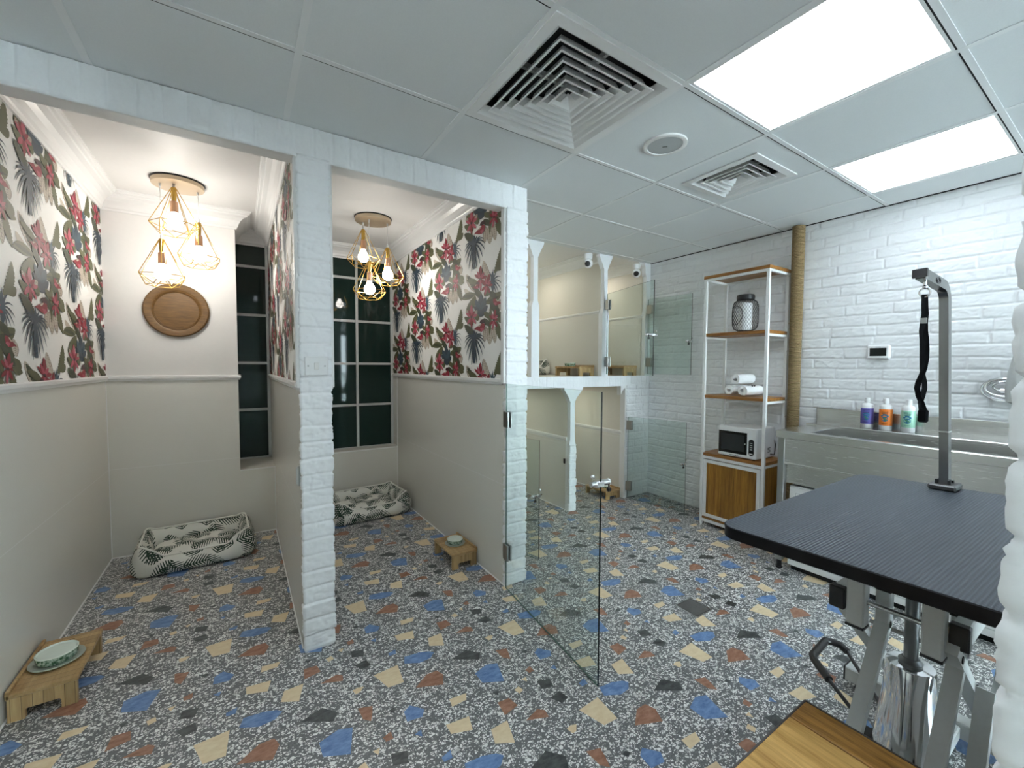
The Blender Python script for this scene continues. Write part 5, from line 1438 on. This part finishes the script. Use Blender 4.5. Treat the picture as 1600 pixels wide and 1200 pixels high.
# microwave (front faces -x)
mx, my0, my1, mz, mh, md = 3.185, 1.600, 1.892, .6022, .238, .275
t = thing('microwave', 'small white microwave with dark door on the cupboard top', 'microwave', (mx, my0, mz))
ML = (mx, my0, mz)
s = MB(); s.box((mx+.012,my0,mz+.010), (mx+md,my1,mz+mh), 0, .005); s.build('casing', M_whiteplastic, t, loc=ML)
s = MB(); s.box((mx,my0,mz+.010), (mx+.012,my1,mz+mh), 0, .004); s.build('front_frame', M_whiteplastic, t, loc=ML)
s = MB(); s.box((mx-.004,my0+.066,mz+.034), (mx,my1-.006,mz+mh-.036), 0, .001); d_ = s.build('door', mat('microwave_black_glass', (.010,.011,.012), .08), t, loc=ML)
s = MB(); s.box((mx-.0046,my0+.084,mz+.056), (mx-.004,my1-.026,mz+mh-.056)); s.build('door_window', mat('microwave_mesh', (.028,.032,.034), .2), d_, loc=ML).location = (0,0,0)
s = MB(); s.tube([(mx-.004,my0+.075,mz+.12),(mx-.014,my0+.075,mz+.12)], .005, 12); s.build('door_knob', M_chrome, d_, True, loc=ML).location = (0,0,0)
s = MB()
s.cyl((mx-.003,my0+.034,mz+.140), (mx,my0+.034,mz+.140), .019, 24); s.box((mx-.003,my0+.015,mz+.055), (mx,my0+.053,mz+.140)); s.cyl((mx-.003,my0+.034,mz+.055), (mx,my0+.034,mz+.055), .019, 24)
cp = s.build('control_panel', M_black, t, loc=ML)
s = MB(); s.box((mx-.0045,my0+.022,mz+.046), (mx-.003,my0+.046,mz+.054)); s.build('button', M_whiteplastic, cp, loc=ML).location = (0,0,0)
s = MB()
for k in range(4): s.box((mx-.0042,my0+.026,mz+.080+k*.016), (mx-.003,my0+.042,mz+.086+k*.016))
s.build('key_row', M_grille, cp, loc=ML).location = (0,0,0)
s = MB()
for k in range(9): s.box((mx-.0006,my0+.13+k*.008,mz+.018), (mx,my0+.135+k*.008,mz+.024))
s.build('printed_name', M_black, t, loc=ML)
for x in (.03,.24):
    for y in (.03,.26):
        s = MB(); s.cyl((mx+x,my0+y,mz), (mx+x,my0+y,mz+.012), .010, 12); s.build('foot', M_black, t, loc=ML)
s = MB()
for k in range(4): s.box((mx+.17,my0-.0006,mz+.050+k*.010), (mx+.21,my0,mz+.055+k*.010))
s.build('side_vent', M_black, t, loc=ML)
s = MB(); s.tube([(mx+.21,my0-.002,mz+.035),(mx+.25,my0-.012,mz+.030),(mx+.275,my0-.006,mz+.10),(mx+.28,my0+.02,mz+.19)], .0035, 8); s.build('power_cord', M_black, t, True, loc=ML)

# ------------------------------------------------------------------ sink
SX0, SX1, SY0, SY1, SZ = 2.895, 3.498, .075, 1.335, .898
t = thing('grooming_sink', 'long stainless steel grooming sink along the brick wall', 'sink', (SX0, SY0, 0)); SL = (SX0, SY0, 0)
s = MB()
bx0, bx1, by0, by1, bz = 2.945, 3.315, .14, 1.170, .68
s.box((SX0,SY0,SZ-.05), (bx0,SY1,SZ), 0, .004); s.box((bx0,by1,SZ-.05), (bx1,SY1,SZ), 0, .003); s.box((bx0,SY0,SZ-.05), (bx1,by0,SZ), 0, .003)
s.box((bx1,SY0,SZ-.05), (SX1-.02,SY1,SZ+.013), 0, .004)
s.build('rim', M_steel, t, loc=SL)
s = MB()
for a, b, c, d in ((bx0,by0,bx0+.004,by1), (bx1-.004,by0,bx1,by1), (bx0,by0,bx1,by0+.004), (bx0,by1-.004,bx1,by1)): s.box((a,b,bz), (c,d,SZ-.006))
s.box((bx0,by0,bz-.004), (bx1,by1,bz)); s.build('basin', M_steel, t, loc=SL)
s = MB(); s.cyl((3.13,.65,bz), (3.13,.65,bz+.002), .045, 28); s.build('drain', M_chrome, t, loc=SL)
s = MB(); s.box((SX1-.022,SY0,SZ), (SX1,SY1,1.010), 0, .003); s.build('backsplash', M_steel, t, loc=SL)
s = MB(); s.box((SX0+.012,SY0,.697), (SX0+.018,SY1-.050,SZ-.05)); s.box((SX0+.018,SY1-.02,.56), (SX1-.02,SY1-.012,SZ-.05)); s.build('front_apron', M_steel, t, loc=SL)
s = MB(); s.box((SX0+.004,SY0,.684), (SX0+.030,SY1-.052,.697), 0, .002); s.box((SX0+.030,SY0,.565), (SX0+.036,SY1-.052,.684)); s.build('lower_apron', M_steel, t, loc=SL)
for x, y in ((SX0+.008,SY1-.052), (SX1-.06,SY1-.052), (SX0+.008,SY0+.006)):
    s = MB(); s.box((x,y,.055), (x+.040,y+.040,SZ-.05), 0, .003); lg = s.build('leg', M_steelp, t, loc=SL)
    s = MB(); s.cyl((x+.02,y+.02,0), (x+.02,y+.02,.055), .014, 14); s.cyl((x+.02,y+.02,0), (x+.02,y+.02,.010), .020, 14); s.build('foot', M_black, lg, True, loc=SL).location = (0,0,0)
t = thing('storage_cabinet', 'low white cabinet tucked under the steel sink', 'cabinet', (2.935, .09, 0)); CL = (2.935, .09, 0)
s = MB(); s.box((2.945,.09,.035), (3.42,1.262,.548), 0, .002); s.build('carcass', M_whitemetal, t, loc=CL)
for y0, y1 in ((.10,.485), (.490,.870), (.875,1.258)):
    s = MB(); s.box((2.930,y0,.038), (2.945,y1,.540), 0, .003); d_ = s.build('door', M_whitemetal, t, loc=CL)
    s = MB()
    for a, b, c, d in ((y0+.035,.075,y0+.038,.507), (y1-.038,.075,y1-.035,.507), (y0+.035,.075,y1-.035,.078), (y0+.035,.504,y1-.035,.507)): s.box((2.9292,a,b), (2.930,c,d))
    s.build('panel_groove', M_grille, d_, loc=CL).location = (0,0,0)
s = MB(); s.box((2.965,.10,0), (3.40,1.25,.036)); s.build('plinth', M_dark, t, loc=CL)

def bottle(name_label, x, y, col, dark):
    t = thing('shampoo_bottle', name_label, 'bottle', (x, y, SZ+.0132), 0, 'pet shampoo bottles on the sink ledge')
    s = MB(); s.lathe([(1e-6,0),(.030,0),(.0325,.004),(.0325,.140),(.030,.150),(.020,.158),(.013,.161),(.013,.166)], n=32); s.build('bottle_body', M_whiteplastic, t, True)
    s = MB(); s.lathe([(.0150,.164),(.0155,.168),(.0150,.193),(.012,.196),(1e-6,.196)], n=24); s.build('cap', M_whiteplastic, t, True)
    s = MB(); s.lathe([(.0327,.028),(.0330,.029),(.0330,.128),(.0327,.129)], n=32); lb = s.build('label', mat('label_'+name_label.split()[0], col, .4), t, True)
    def patch(mb, a0, a1, z0, z1, r=.0333, n=6):
        vs = []
        for k in range(n+1):
            a = PI + a0 + (a1-a0)*k/n
            vs += [(r*math.cos(a), r*math.sin(a), z0), (r*math.cos(a), r*math.sin(a), z1)]
        mb.add(vs, [(2*k, 2*k+2, 2*k+3, 2*k+1) for k in range(n)])
    aim = -math.atan2(y, x)*-1     # the label faces the room
    aim = math.atan2(y, x) - .15
    s = MB()
    for z, wd, hh in ((.118,.55,.0035), (.110,.50,.005), (.101,.46,.005), (.040,.40,.003)):
        for q in range(9):
            a = aim - wd + 2*wd*q/9
            patch(s, a, a+wd*.16, z-hh/2, z+hh/2, n=2)
    s.build('label_print', mat('print_'+name_label.split()[0], dark, .5), lb)
    def disc(mb, ac, zc, ra, r=.0334):
        vs = [(r*math.cos(PI+ac), r*math.sin(PI+ac), zc)]
        for k in range(20):
            a = 2*PI*k/20; an = PI+ac+ra*math.cos(a)/.033
            vs.append((r*math.cos(an), r*math.sin(an), zc+ra*math.sin(a)))
        mb.add(vs, [(0, 1+k, 1+(k+1)%20) for k in range(20)])
    s = MB(); disc(s, aim, .068, .0165)
    for da, zz in ((-.42,.087), (-.15,.094), (.15,.094), (.42,.087)): disc(s, aim+da, zz, .0058)
    s.build('paw_emblem', mat('emblem_blue', (.02,.16,.30), .4), lb)
    s = MB(); disc(s, aim-.10, .071, .006, .0336); disc(s, aim+.18, .064, .005, .0336)
    s.build('emblem_land', mat('emblem_green', (.05,.25,.13), .4), lb)
bottle('purple labelled white bottle at the left on the sink ledge', 3.405, 1.022, (.13,.11,.42), (.03,.03,.12))
bottle('orange labelled white bottle between the purple and mint ones', 3.405, .928, (.85,.22,.02), (.25,.05,.01))
bottle('mint labelled white bottle behind the hanging noose', 3.405, .822, (.36,.66,.50), (.05,.18,.15))

# shower set on the sink wall
t = thing('shower_mixer', 'grey wall-mounted shower fitting at the edge of the near brick pier', 'shower', (XR-.01, .395, 1.25))
s = MB(); s.lathe([(.030,-.14),(.052,-.13),(.058,-.06),(.050,.02),(.036,.10),(.026,.17),(.020,.19)], (-.05,0,0), 24, sx=.8); s.build('grey_body', M_greymetal, t, True)
s = MB(); s.cyl((-.05,0,-.02), (0,0,-.02), .022, 16); s.cyl((-.05,.04,-.07), (-.05,.07,-.07), .014, 14); s.build('wall_elbow', M_chrome, t, True)
t = thing('shower_hose', 'coiled chrome shower hose on the brick wall above the sink', 'hose', (XR-.045, .475, 1.185))
for k, (cy, cz, a, b, dx) in enumerate(((0,0,.082,.060,0), (-.006,.010,.074,.046,-.012), (.004,-.004,.066,.052,.010), (-.02,.016,.058,.028,-.02))):
    s = MB(); s.tube([(dx+.006*math.sin(2*PI*q/40*2+k), cy-.02+a*math.cos(2*PI*q/40), cz+b*math.sin(2*PI*q/40)) for q in range(40)], .0062, 10, closed=True)
    s.build('coil', M_chrome, t, True)

# ------------------------------------------------------------------ hydraulic grooming table
d1 = Vector((.026479, .999220, -.029293)).normalized(); ex = Vector((1,0,0)); d2 = (ex - d1*ex.dot(d1)).normalized()
nn = d2.cross(d1); d2 = (d2 + nn*.018).normalized(); nn = d2.cross(d1).normalized()
TA = Vector((1.3+0, 0, 0)); 
TA = Vector((1.142, .678, .850))                        # near left corner of the top
RT = Matrix((d2, d1, nn)).transposed()
TLEN, TWID = .985, .60
gx, gy = 1.63, .365
gt = thing('grooming_table', 'hydraulic dog grooming table with ribbed grey top', 'grooming table', (gx, gy, 0)); GL = (gx, gy, 0)
def rrect(L, W, r, n=8):
    pts = []
    for cx, cy, a0 in ((L-r,-r,0), (r,-r,PI/2), (r,-W+r,PI), (L-r,-W+r,1.5*PI)):
        for k in range(n+1):
            a = a0+PI/2*k/n; pts.append((cx+r*math.cos(a), cy+r*math.sin(a)))
    return pts
def table_part(mb, name, m, parent=gt, smooth=False):
    o = mb.build(name, m, parent, smooth); o.location = TA - Vector(GL); o.rotation_euler = RT.to_euler(); return o
s = MB(); s.prism(rrect(TLEN-.006, TWID-.006, .052), (.003,-.003,-.012), (1,0,0), (0,1,0), (0,0,.0125)); table_part(s, 'rubber_top', M_rubber)
s = MB()
o_ = rrect(TLEN, TWID, .055); k = len(o_)
prof = [(0.004,0.0005),(0.0,-.002),(-.001,-.016),(0,-.030),(.004,-.032)]
vs = []
cxm, cym = TLEN/2, -TWID/2
for off, z in prof:
    for x, y in o_:
        vs.append((x-(math.copysign(off, x-cxm)), y-math.copysign(off, y-cym), z))
s.add(vs, [(i*k+j, i*k+(j+1)%k, (i+1)*k+(j+1)%k, (i+1)*k+j) for i in range(len(prof)-1) for j in range(k)])
s.add([(x,y,-.0315) for x,y in o_], [tuple(range(k))]); table_part(s, 'edge_band', M_edge, smooth=True)
s = MB()
for y in (-.19,-.37): s.box((.16,y-.02,-.062), (TLEN-.14,y+.02,-.032))
for x in (.28,.66): s.box((x-.02,-.40,-.058), (x+.02,-.16,-.032))
table_part(s, 'under_frame', M_greymetal)
zt = lambda x, y: TA.z + (d2.z/d2.x)*(x-TA.x) + d1.z*(y-TA.y) - .05
for y in (.447, .288):
    s = MB(); x = 1.475; s.box((x-.021,y-.021,.565), (x+.021,y+.021,zt(x,y)+.015), 0, .004)
    s.prism([(-.06,0),(.06,0),(.021,-.05),(-.021,-.05)], (x,y-.02,zt(x,y)+.018), (1,0,0), (0,0,1), (0,.04,0))
    b_ = s.build('bracket', M_greymetal, gt, loc=GL)
    s = MB(); s.box((x-.0215,y-.0215,.560), (x+.0215,y+.0215,.566)); s.build('rubber_cap', M_black, b_, loc=GL).location = (0,0,0)
for y, x0 in ((.492,1.46), (.247,1.49)):
    s = MB(); s.box((x0+.02,y-.016,.600), (1.96,y+.016,.655), 0, .003); r_ = s.build('slide_rail', M_greymetal, gt, loc=GL)
    s = MB(); s.box((x0-.004,y-.019,.596), (x0+.022,y+.019,.659), 0, .003); s.build('rubber_cap', M_black, r_, loc=GL).location = (0,0,0)
for x, z in ((1.480,.635), (1.72,.60), (1.66,.50), (1.92,.625)):
    s = MB(); s.cyl((x,.268,z), (x,.470,z), .0065, 12); s.build('cross_rod', M_steelp, gt, loc=GL)
for y in (.418, .262):
    s = MB(); s.bar((1.590,y,.555), (1.20,y,.075), .026, .034, (0,1,0)); s.box((1.572,y-.017,.535), (1.608,y+.017,.648), 0, .003); a_ = s.build('scissor_arm', M_greymetal, gt, loc=GL)
    s = MB(); s.box((1.570,y-.019,.644), (1.610,y+.019,.654), 0, .002); s.build('rubber_cap', M_black, a_, loc=GL).location = (0,0,0)
for y in (.472, .262):
    s = MB(); s.bar((1.475,y,.60), (2.08,y,.085), .026, .036, (0,1,0)); a_ = s.build('scissor_arm', M_greymetal, gt, loc=GL)
    s = MB(); s.cyl((1.70,y-.02,.41), (1.70,y+.02,.41), .012, 12); s.cyl((1.52,y-.02,.562), (1.52,y+.02,.562), .010, 12); s.build('pivot_bolt', M_black, a_, True, loc=GL).location = (0,0,0)
s = MB(); s.bar((1.93,.20,.63), (1.62,.20,.36), .03, .03, (0,1,0)); s.bar((1.62,.215,.46), (1.45,.215,.07), .034, .034, (0,1,0)); s.build('side_strut', M_greymetal, gt, loc=GL)
for x, y0, y1 in ((2.075,-.02,.655), (1.20,.03,.66)):
    s = MB(); s.box((x-.030,y0,.030), (x+.030,y1,.085), 0, .004); b_ = s.build('base_beam', M_greymetal, gt, loc=GL)
    for ya, yb in ((y1-.004,y1+.003),(y0-.003,y0+.004)):
        s = MB(); s.box((x-.031,ya,.029), (x+.031,yb,.086), 0, .002); s.build('end_cap', M_black, b_, loc=GL)
    for y in (y0+.05, y1-.05):
        s = MB(); s.lathe([(1e-6,0),(.022,0),(.024,.006),(.018,.016),(.008,.030)], (x,y,0), 16); s.build('foot', M_black, b_, True, loc=GL)
s = MB(); s.box((1.23,gy-.04,.032), (2.045,gy+.04,.075), 0, .004); s.build('base_plate', M_greymetal, gt, loc=GL)
s = MB(); s.lathe([(.050,.075),(.094,.080),(.096,.105),(.088,.150),(.082,.155)], (gx,gy,0), 36); s.build('pump_base', M_black, gt, True, loc=GL)
s = MB(); s.lathe([(.080,.150),(.076,.20),(.068,.27),(.060,.34),(.056,.43),(.054,.436),(.022,.438),(.020,.450)], (gx,gy,0), 40); s.build('pump_cylinder', M_chrome, gt, True, loc=GL)
s = MB(); s.cyl((gx,gy,.436), (gx,gy,zt(gx,gy)+.02), .0165, 20); s.lathe([(.026,.436),(.028,.445),(.020,.455)], (gx,gy,0), 20); s.build('piston', mat('dark_piston', (.20,.21,.215), .3, .9), gt, True, loc=GL)
s = MB(); s.box((gx-.02,gy-.0,.115), (gx+.05,gy+.115,.150), 0, .01); s.cyl((gx-.03,gy+.09,.13), (gx+.06,gy+.09,.13), .012, 12); s.build('pedal_joint', M_black, gt, True, loc=GL)
pd0, pd1 = (1.640,.415,.118), (1.80,.44,.118)
pa, pb = (1.745,.615,.198), (1.985,.640,.198)
ca, cb = (1.806,.680,.202), (1.965,.692,.202)
s = MB(); s.tube([pd0, pa, ca, cb, pb, pd1], .0065, 10); pdl = s.build('pedal', mat('pedal_dark_steel', (.07,.07,.072), .35, .8), gt, True, loc=GL)
def lerp(a, b, t_): return tuple(a[i]+(b[i]-a[i])*t_ for i in range(3))
s = MB(); s.tube([lerp(pa,pd0,.08), lerp(pa,ca,.55), lerp(ca,pa,.16), lerp(ca,cb,.06), lerp(ca,cb,.2), lerp(cb,ca,.2), lerp(cb,ca,.06), lerp(cb,pb,.3), lerp(pb,cb,.2), lerp(pb,pd1,.08)], .0135, 14)
s.build('rubber_grip', M_black, pdl, True, loc=GL).location = (0,0,0)

# grooming arm clamped to the far edge (tilts with the table top)
AP = TA + RT @ Vector((.938, -.258, .001))
t = thing('grooming_stand', 'bent steel square-tube post standing at the far edge of the grooming table', 'grooming post', AP)
t.rotation_euler = RT.to_euler()
pth = [(0,.02),(0,.655)]
for k in range(1, 9):
    a = (PI/2-.10)*k/8; pth.append((-.052*(1-math.cos(a)), .655+.052*math.sin(a)))
lx, lz = pth[-1]; dd = (-math.cos(.10), math.sin(.10)); pth.append((lx+dd[0]*.200, lz+dd[1]*.200))
s = MB(); vs = []
for i, (x, z) in enumerate(pth):
    a_ = pth[max(0,i-1)]; b_ = pth[min(len(pth)-1,i+1)]
    dx, dz = b_[0]-a_[0], b_[1]-a_[1]; l = math.hypot(dx, dz); nx, nz = -dz/l, dx/l
    for u, v in ((-1,-1),(1,-1),(1,1),(-1,1)): vs.append((x+nx*.0165*u, .0120*v, z+nz*.0165*u))
n_ = len(pth)
s.add(vs, [(i*4+j, i*4+(j+1)%4, (i+1)*4+(j+1)%4, (i+1)*4+j) for i in range(n_-1) for j in range(4)] + [(3,2,1,0), tuple((n_-1)*4+j for j in range(4))])
s.build('bent_post', steel_mat('polished_steel_tube', (.27,.27,.265), .22, (20,20,1)), t, True)
ex_, ez_ = pth[-1]
s = MB(); s.bar((ex_,0,ez_), (ex_+dd[0]*.010, 0, ez_+dd[1]*.010), .026, .036, (0,1,0)); s.build('end_cap', M_black, t)
s = MB(); s.box((-.042,-.036,0), (.040,.036,.020), 0, .005); s.box((-.042,-.036,-.055), (.040,.036,-.034), 0, .004); s.box((.036,-.03,-.055), (.046,.03,.016)); s.build('clamp', mat('clamp_grey', (.10,.10,.10), .35, .6), t)
s = MB()
for y in (-.019,.013): s.box((-.022,y,.020), (-.014,y+.008,.034)); s.box((.012,y,.020), (.022,y+.008,.030))
s.cyl((.0,.0,-.10), (0,0,-.055), .008, 12); s.build('clamp_bolt', M_black, t)
s = MB(); s.box((-.0175,-.0127,.20), (.0175,.0127,.205)); s.build('height_collar', M_steelp, t)
s = MB()
bxm = (pth[-2][0]*.62+ex_*.38, pth[-2][1]*.62+ez_*.38)
for sy in (1,-1):
    for r in (1.0,.55): s.tube([(bxm[0]+.022*r*math.cos(q*PI/10), sy*.0122, bxm[1]+.010*r*math.sin(q*PI/10)) for q in range(20)], .0012, 5, closed=True)
s.build('engraved_oval', M_black, t)

# noose hanging plumb from the arm
tip = AP + RT @ Vector((ex_-dd[0]*.045, 0, ez_-.020))
t = thing('grooming_noose', 'black twisted nylon noose hanging from the bent steel post', 'noose', tip)
s = MB(); s.cyl((0,0,.006), (0,0,-.020), .0045, 10); s.sphere((0,0,-.018), .0075, 12, 8); s.build('swivel', M_chrome, t, True)
s = MB(); s.tube([(.0,.013*math.cos(q*2*PI/20), -.036+.014*math.sin(q*2*PI/20)) for q in range(20)], .0028, 8, closed=True); s.build('ring', M_chrome, t, True)
def strap(pts, w, th, yaw=.9):
    m = MB(); vs = []
    for i, (y, z, tw) in enumerate(pts):
        c, s_ = math.cos(yaw+tw), math.sin(yaw+tw)
        for u, v in ((-1,-1),(1,-1),(1,1),(-1,1)):
            a, b = u*w/2, v*th/2
            vs.append((a*-c + b*s_ + y*-.57, a*s_ + b*c + y*.82, z))
    n = len(pts)
    m.add(vs, [(i*4+j, i*4+(j+1)%4, (i+1)*4+(j+1)%4, (i+1)*4+j) for i in range(n-1) for j in range(4)] + [(3,2,1,0), tuple((n-1)*4+j for j in range(4))])
    return m
A_ = [(0,-.042,0),(-.002,-.08,.1),(-.004,-.105,.2),(-.003,-.13,0),(-.004,-.16,.3),(-.008,-.19,.1),(-.010,-.22,.4),(-.010,-.25,.2),(-.007,-.28,.6),(-.002,-.30,1.0),(.006,-.325,.4),(.009,-.345,.2),(.004,-.37,.8),(-.004,-.392,.4),(-.010,-.412,.2),(-.010,-.436,.1)]
B_ = [(.001,-.042,.2),(.001,-.08,.2),(.000,-.105,.1),(.002,-.13,.3),(.004,-.16,.1),(.001,-.19,.3),(.000,-.22,.2),(-.001,-.25,.5),(-.002,-.28,.2),(-.004,-.30,.1),(-.009,-.325,.3),(-.010,-.345,.2),(-.006,-.37,.3),(-.001,-.392,.2),(-.004,-.412,.3),(-.007,-.436,.2)]
M_nylon = mat('black_nylon', (.005,.005,.006), .9, 0, .1)
strap(A_, .015, .004).build('strap', M_nylon, t); strap(B_, .013, .004, .6).build('strap', M_nylon, t)
s = MB(); s.box((-.008,-.008,-.135), (.006,.006,-.118)); s.build('slide_buckle', M_steelp, t)
s = MB(); s.box((-.004,-.020,-.456), (.014,.004,-.414), 0, .004); s.build('toggle', M_nylon, t)

# ------------------------------------------------------------------ bench beside the camera
bx0_, bx1_, by0_, by1_, bzt = .36, 1.130, .088, .437, .500
t = thing('bench', 'wooden bench with thin dark metal edge in the bottom corner', 'bench', (bx0_, by0_, 0)); BL = (bx0_, by0_, 0)
s = MB(); e = .004
edges = [bx0_+e, .70, 1.046, bx1_-e]
M_benchedge = wood_mat('bench_oak_dark', (.13,.052,.010), (.60,.32,.085), 1, 14, .38)
s = MB(); s.box((bx0_+.01,by0_+.01,bzt-.030), (bx1_-.01,by1_-.01,bzt-.026)); s.build('under_panel', M_black, t, loc=BL)
for a, b in zip(edges, edges[1:]):
    s = MB(); s.box((a+.0018,by0_+e,bzt-.026), (b-.0018,by1_-e,bzt), 0, .002); s.build('top_board', M_benchedge if b > 1.1 else M_benchwood, t, loc=BL)
s = MB()
for a, b in (((bx0_,by0_),(bx1_,by0_+e)), ((bx0_,by1_-e),(bx1_,by1_)), ((bx0_,by0_+e),(bx0_+e,by1_-e)), ((bx1_-e,by0_+e),(bx1_,by1_-e))): s.box((*a,bzt-.034), (*b,bzt-.001))
s.build('edge_frame', mat('bench_metal_edge', (.17,.155,.15), .4, .6), t, loc=BL)
for x in (bx0_+.02, bx1_-.05):
    for y in (by0_+.02, by1_-.05):
        s = MB(); s.box((x,y,0), (x+.03,y+.03,bzt-.026), 0, .002); s.build('leg', M_black, t, loc=BL)

# ------------------------------------------------------------------ light, camera, view
world = bpy.data.worlds.new('World'); SC.world = world; world.use_nodes = True
world.node_tree.nodes['Background'].inputs[0].default_value = (.60,.68,.76,1)
world.node_tree.nodes['Background'].inputs[1].default_value = W_STR

# unseen cage lights: upper ones guessed from bright spots, lower ones added fill
for x, y, z, e in ((1.75,3.55,2.30,.35), (2.50,3.60,2.30,.30), (3.18,3.40,2.30,.22), (2.05,3.50,1.08,.22), (2.85,3.50,1.08,.20)):
    l = bpy.data.lights.new('cage_fill_light', 'AREA'); l.shape = 'DISK'; l.size = .09; l.energy = e; l.color = (1.0,.93,.80)
    o = bpy.data.objects.new('cage_fill_light', l); COL.objects.link(o); o.location = (x, y, z)
cam = bpy.data.cameras.new('Camera'); co = bpy.data.objects.new('Camera', cam); COL.objects.link(co)
cam.sensor_fit = 'HORIZONTAL'; cam.sensor_width = 36; cam.lens = 656.23/1600*36
cam.clip_start = .02; cam.clip_end = 50
yw, pt, rl = math.radians(57.0385), math.radians(-2.4325), math.radians(.2389)
f_ = Vector((math.cos(yw)*math.cos(pt), math.sin(yw)*math.cos(pt), math.sin(pt)))
r_ = Vector((math.sin(yw), -math.cos(yw), 0)); u_ = r_.cross(f_)
r2 = r_*math.cos(rl) + u_*math.sin(rl); u2 = u_*math.cos(rl) - r_*math.sin(rl)
m_ = Matrix((r2, u2, -f_)).transposed().to_4x4(); m_.translation = (0, 0, 1.3)
co.matrix_world = m_
SC.camera = co
SC.view_settings.view_transform = 'Standard'; SC.view_settings.look = 'None'
SC.view_settings.exposure = EXPOSURE; SC.view_settings.gamma = 1; SC.view_settings.use_curve_mapping = False
SC.cycles.max_bounces = 10; SC.cycles.diffuse_bounces = 8; SC.cycles.glossy_bounces = 5; SC.cycles.transparent_max_bounces = 16
SC.cycles.caustics_reflective = False; SC.cycles.sample_clamp_indirect = 6
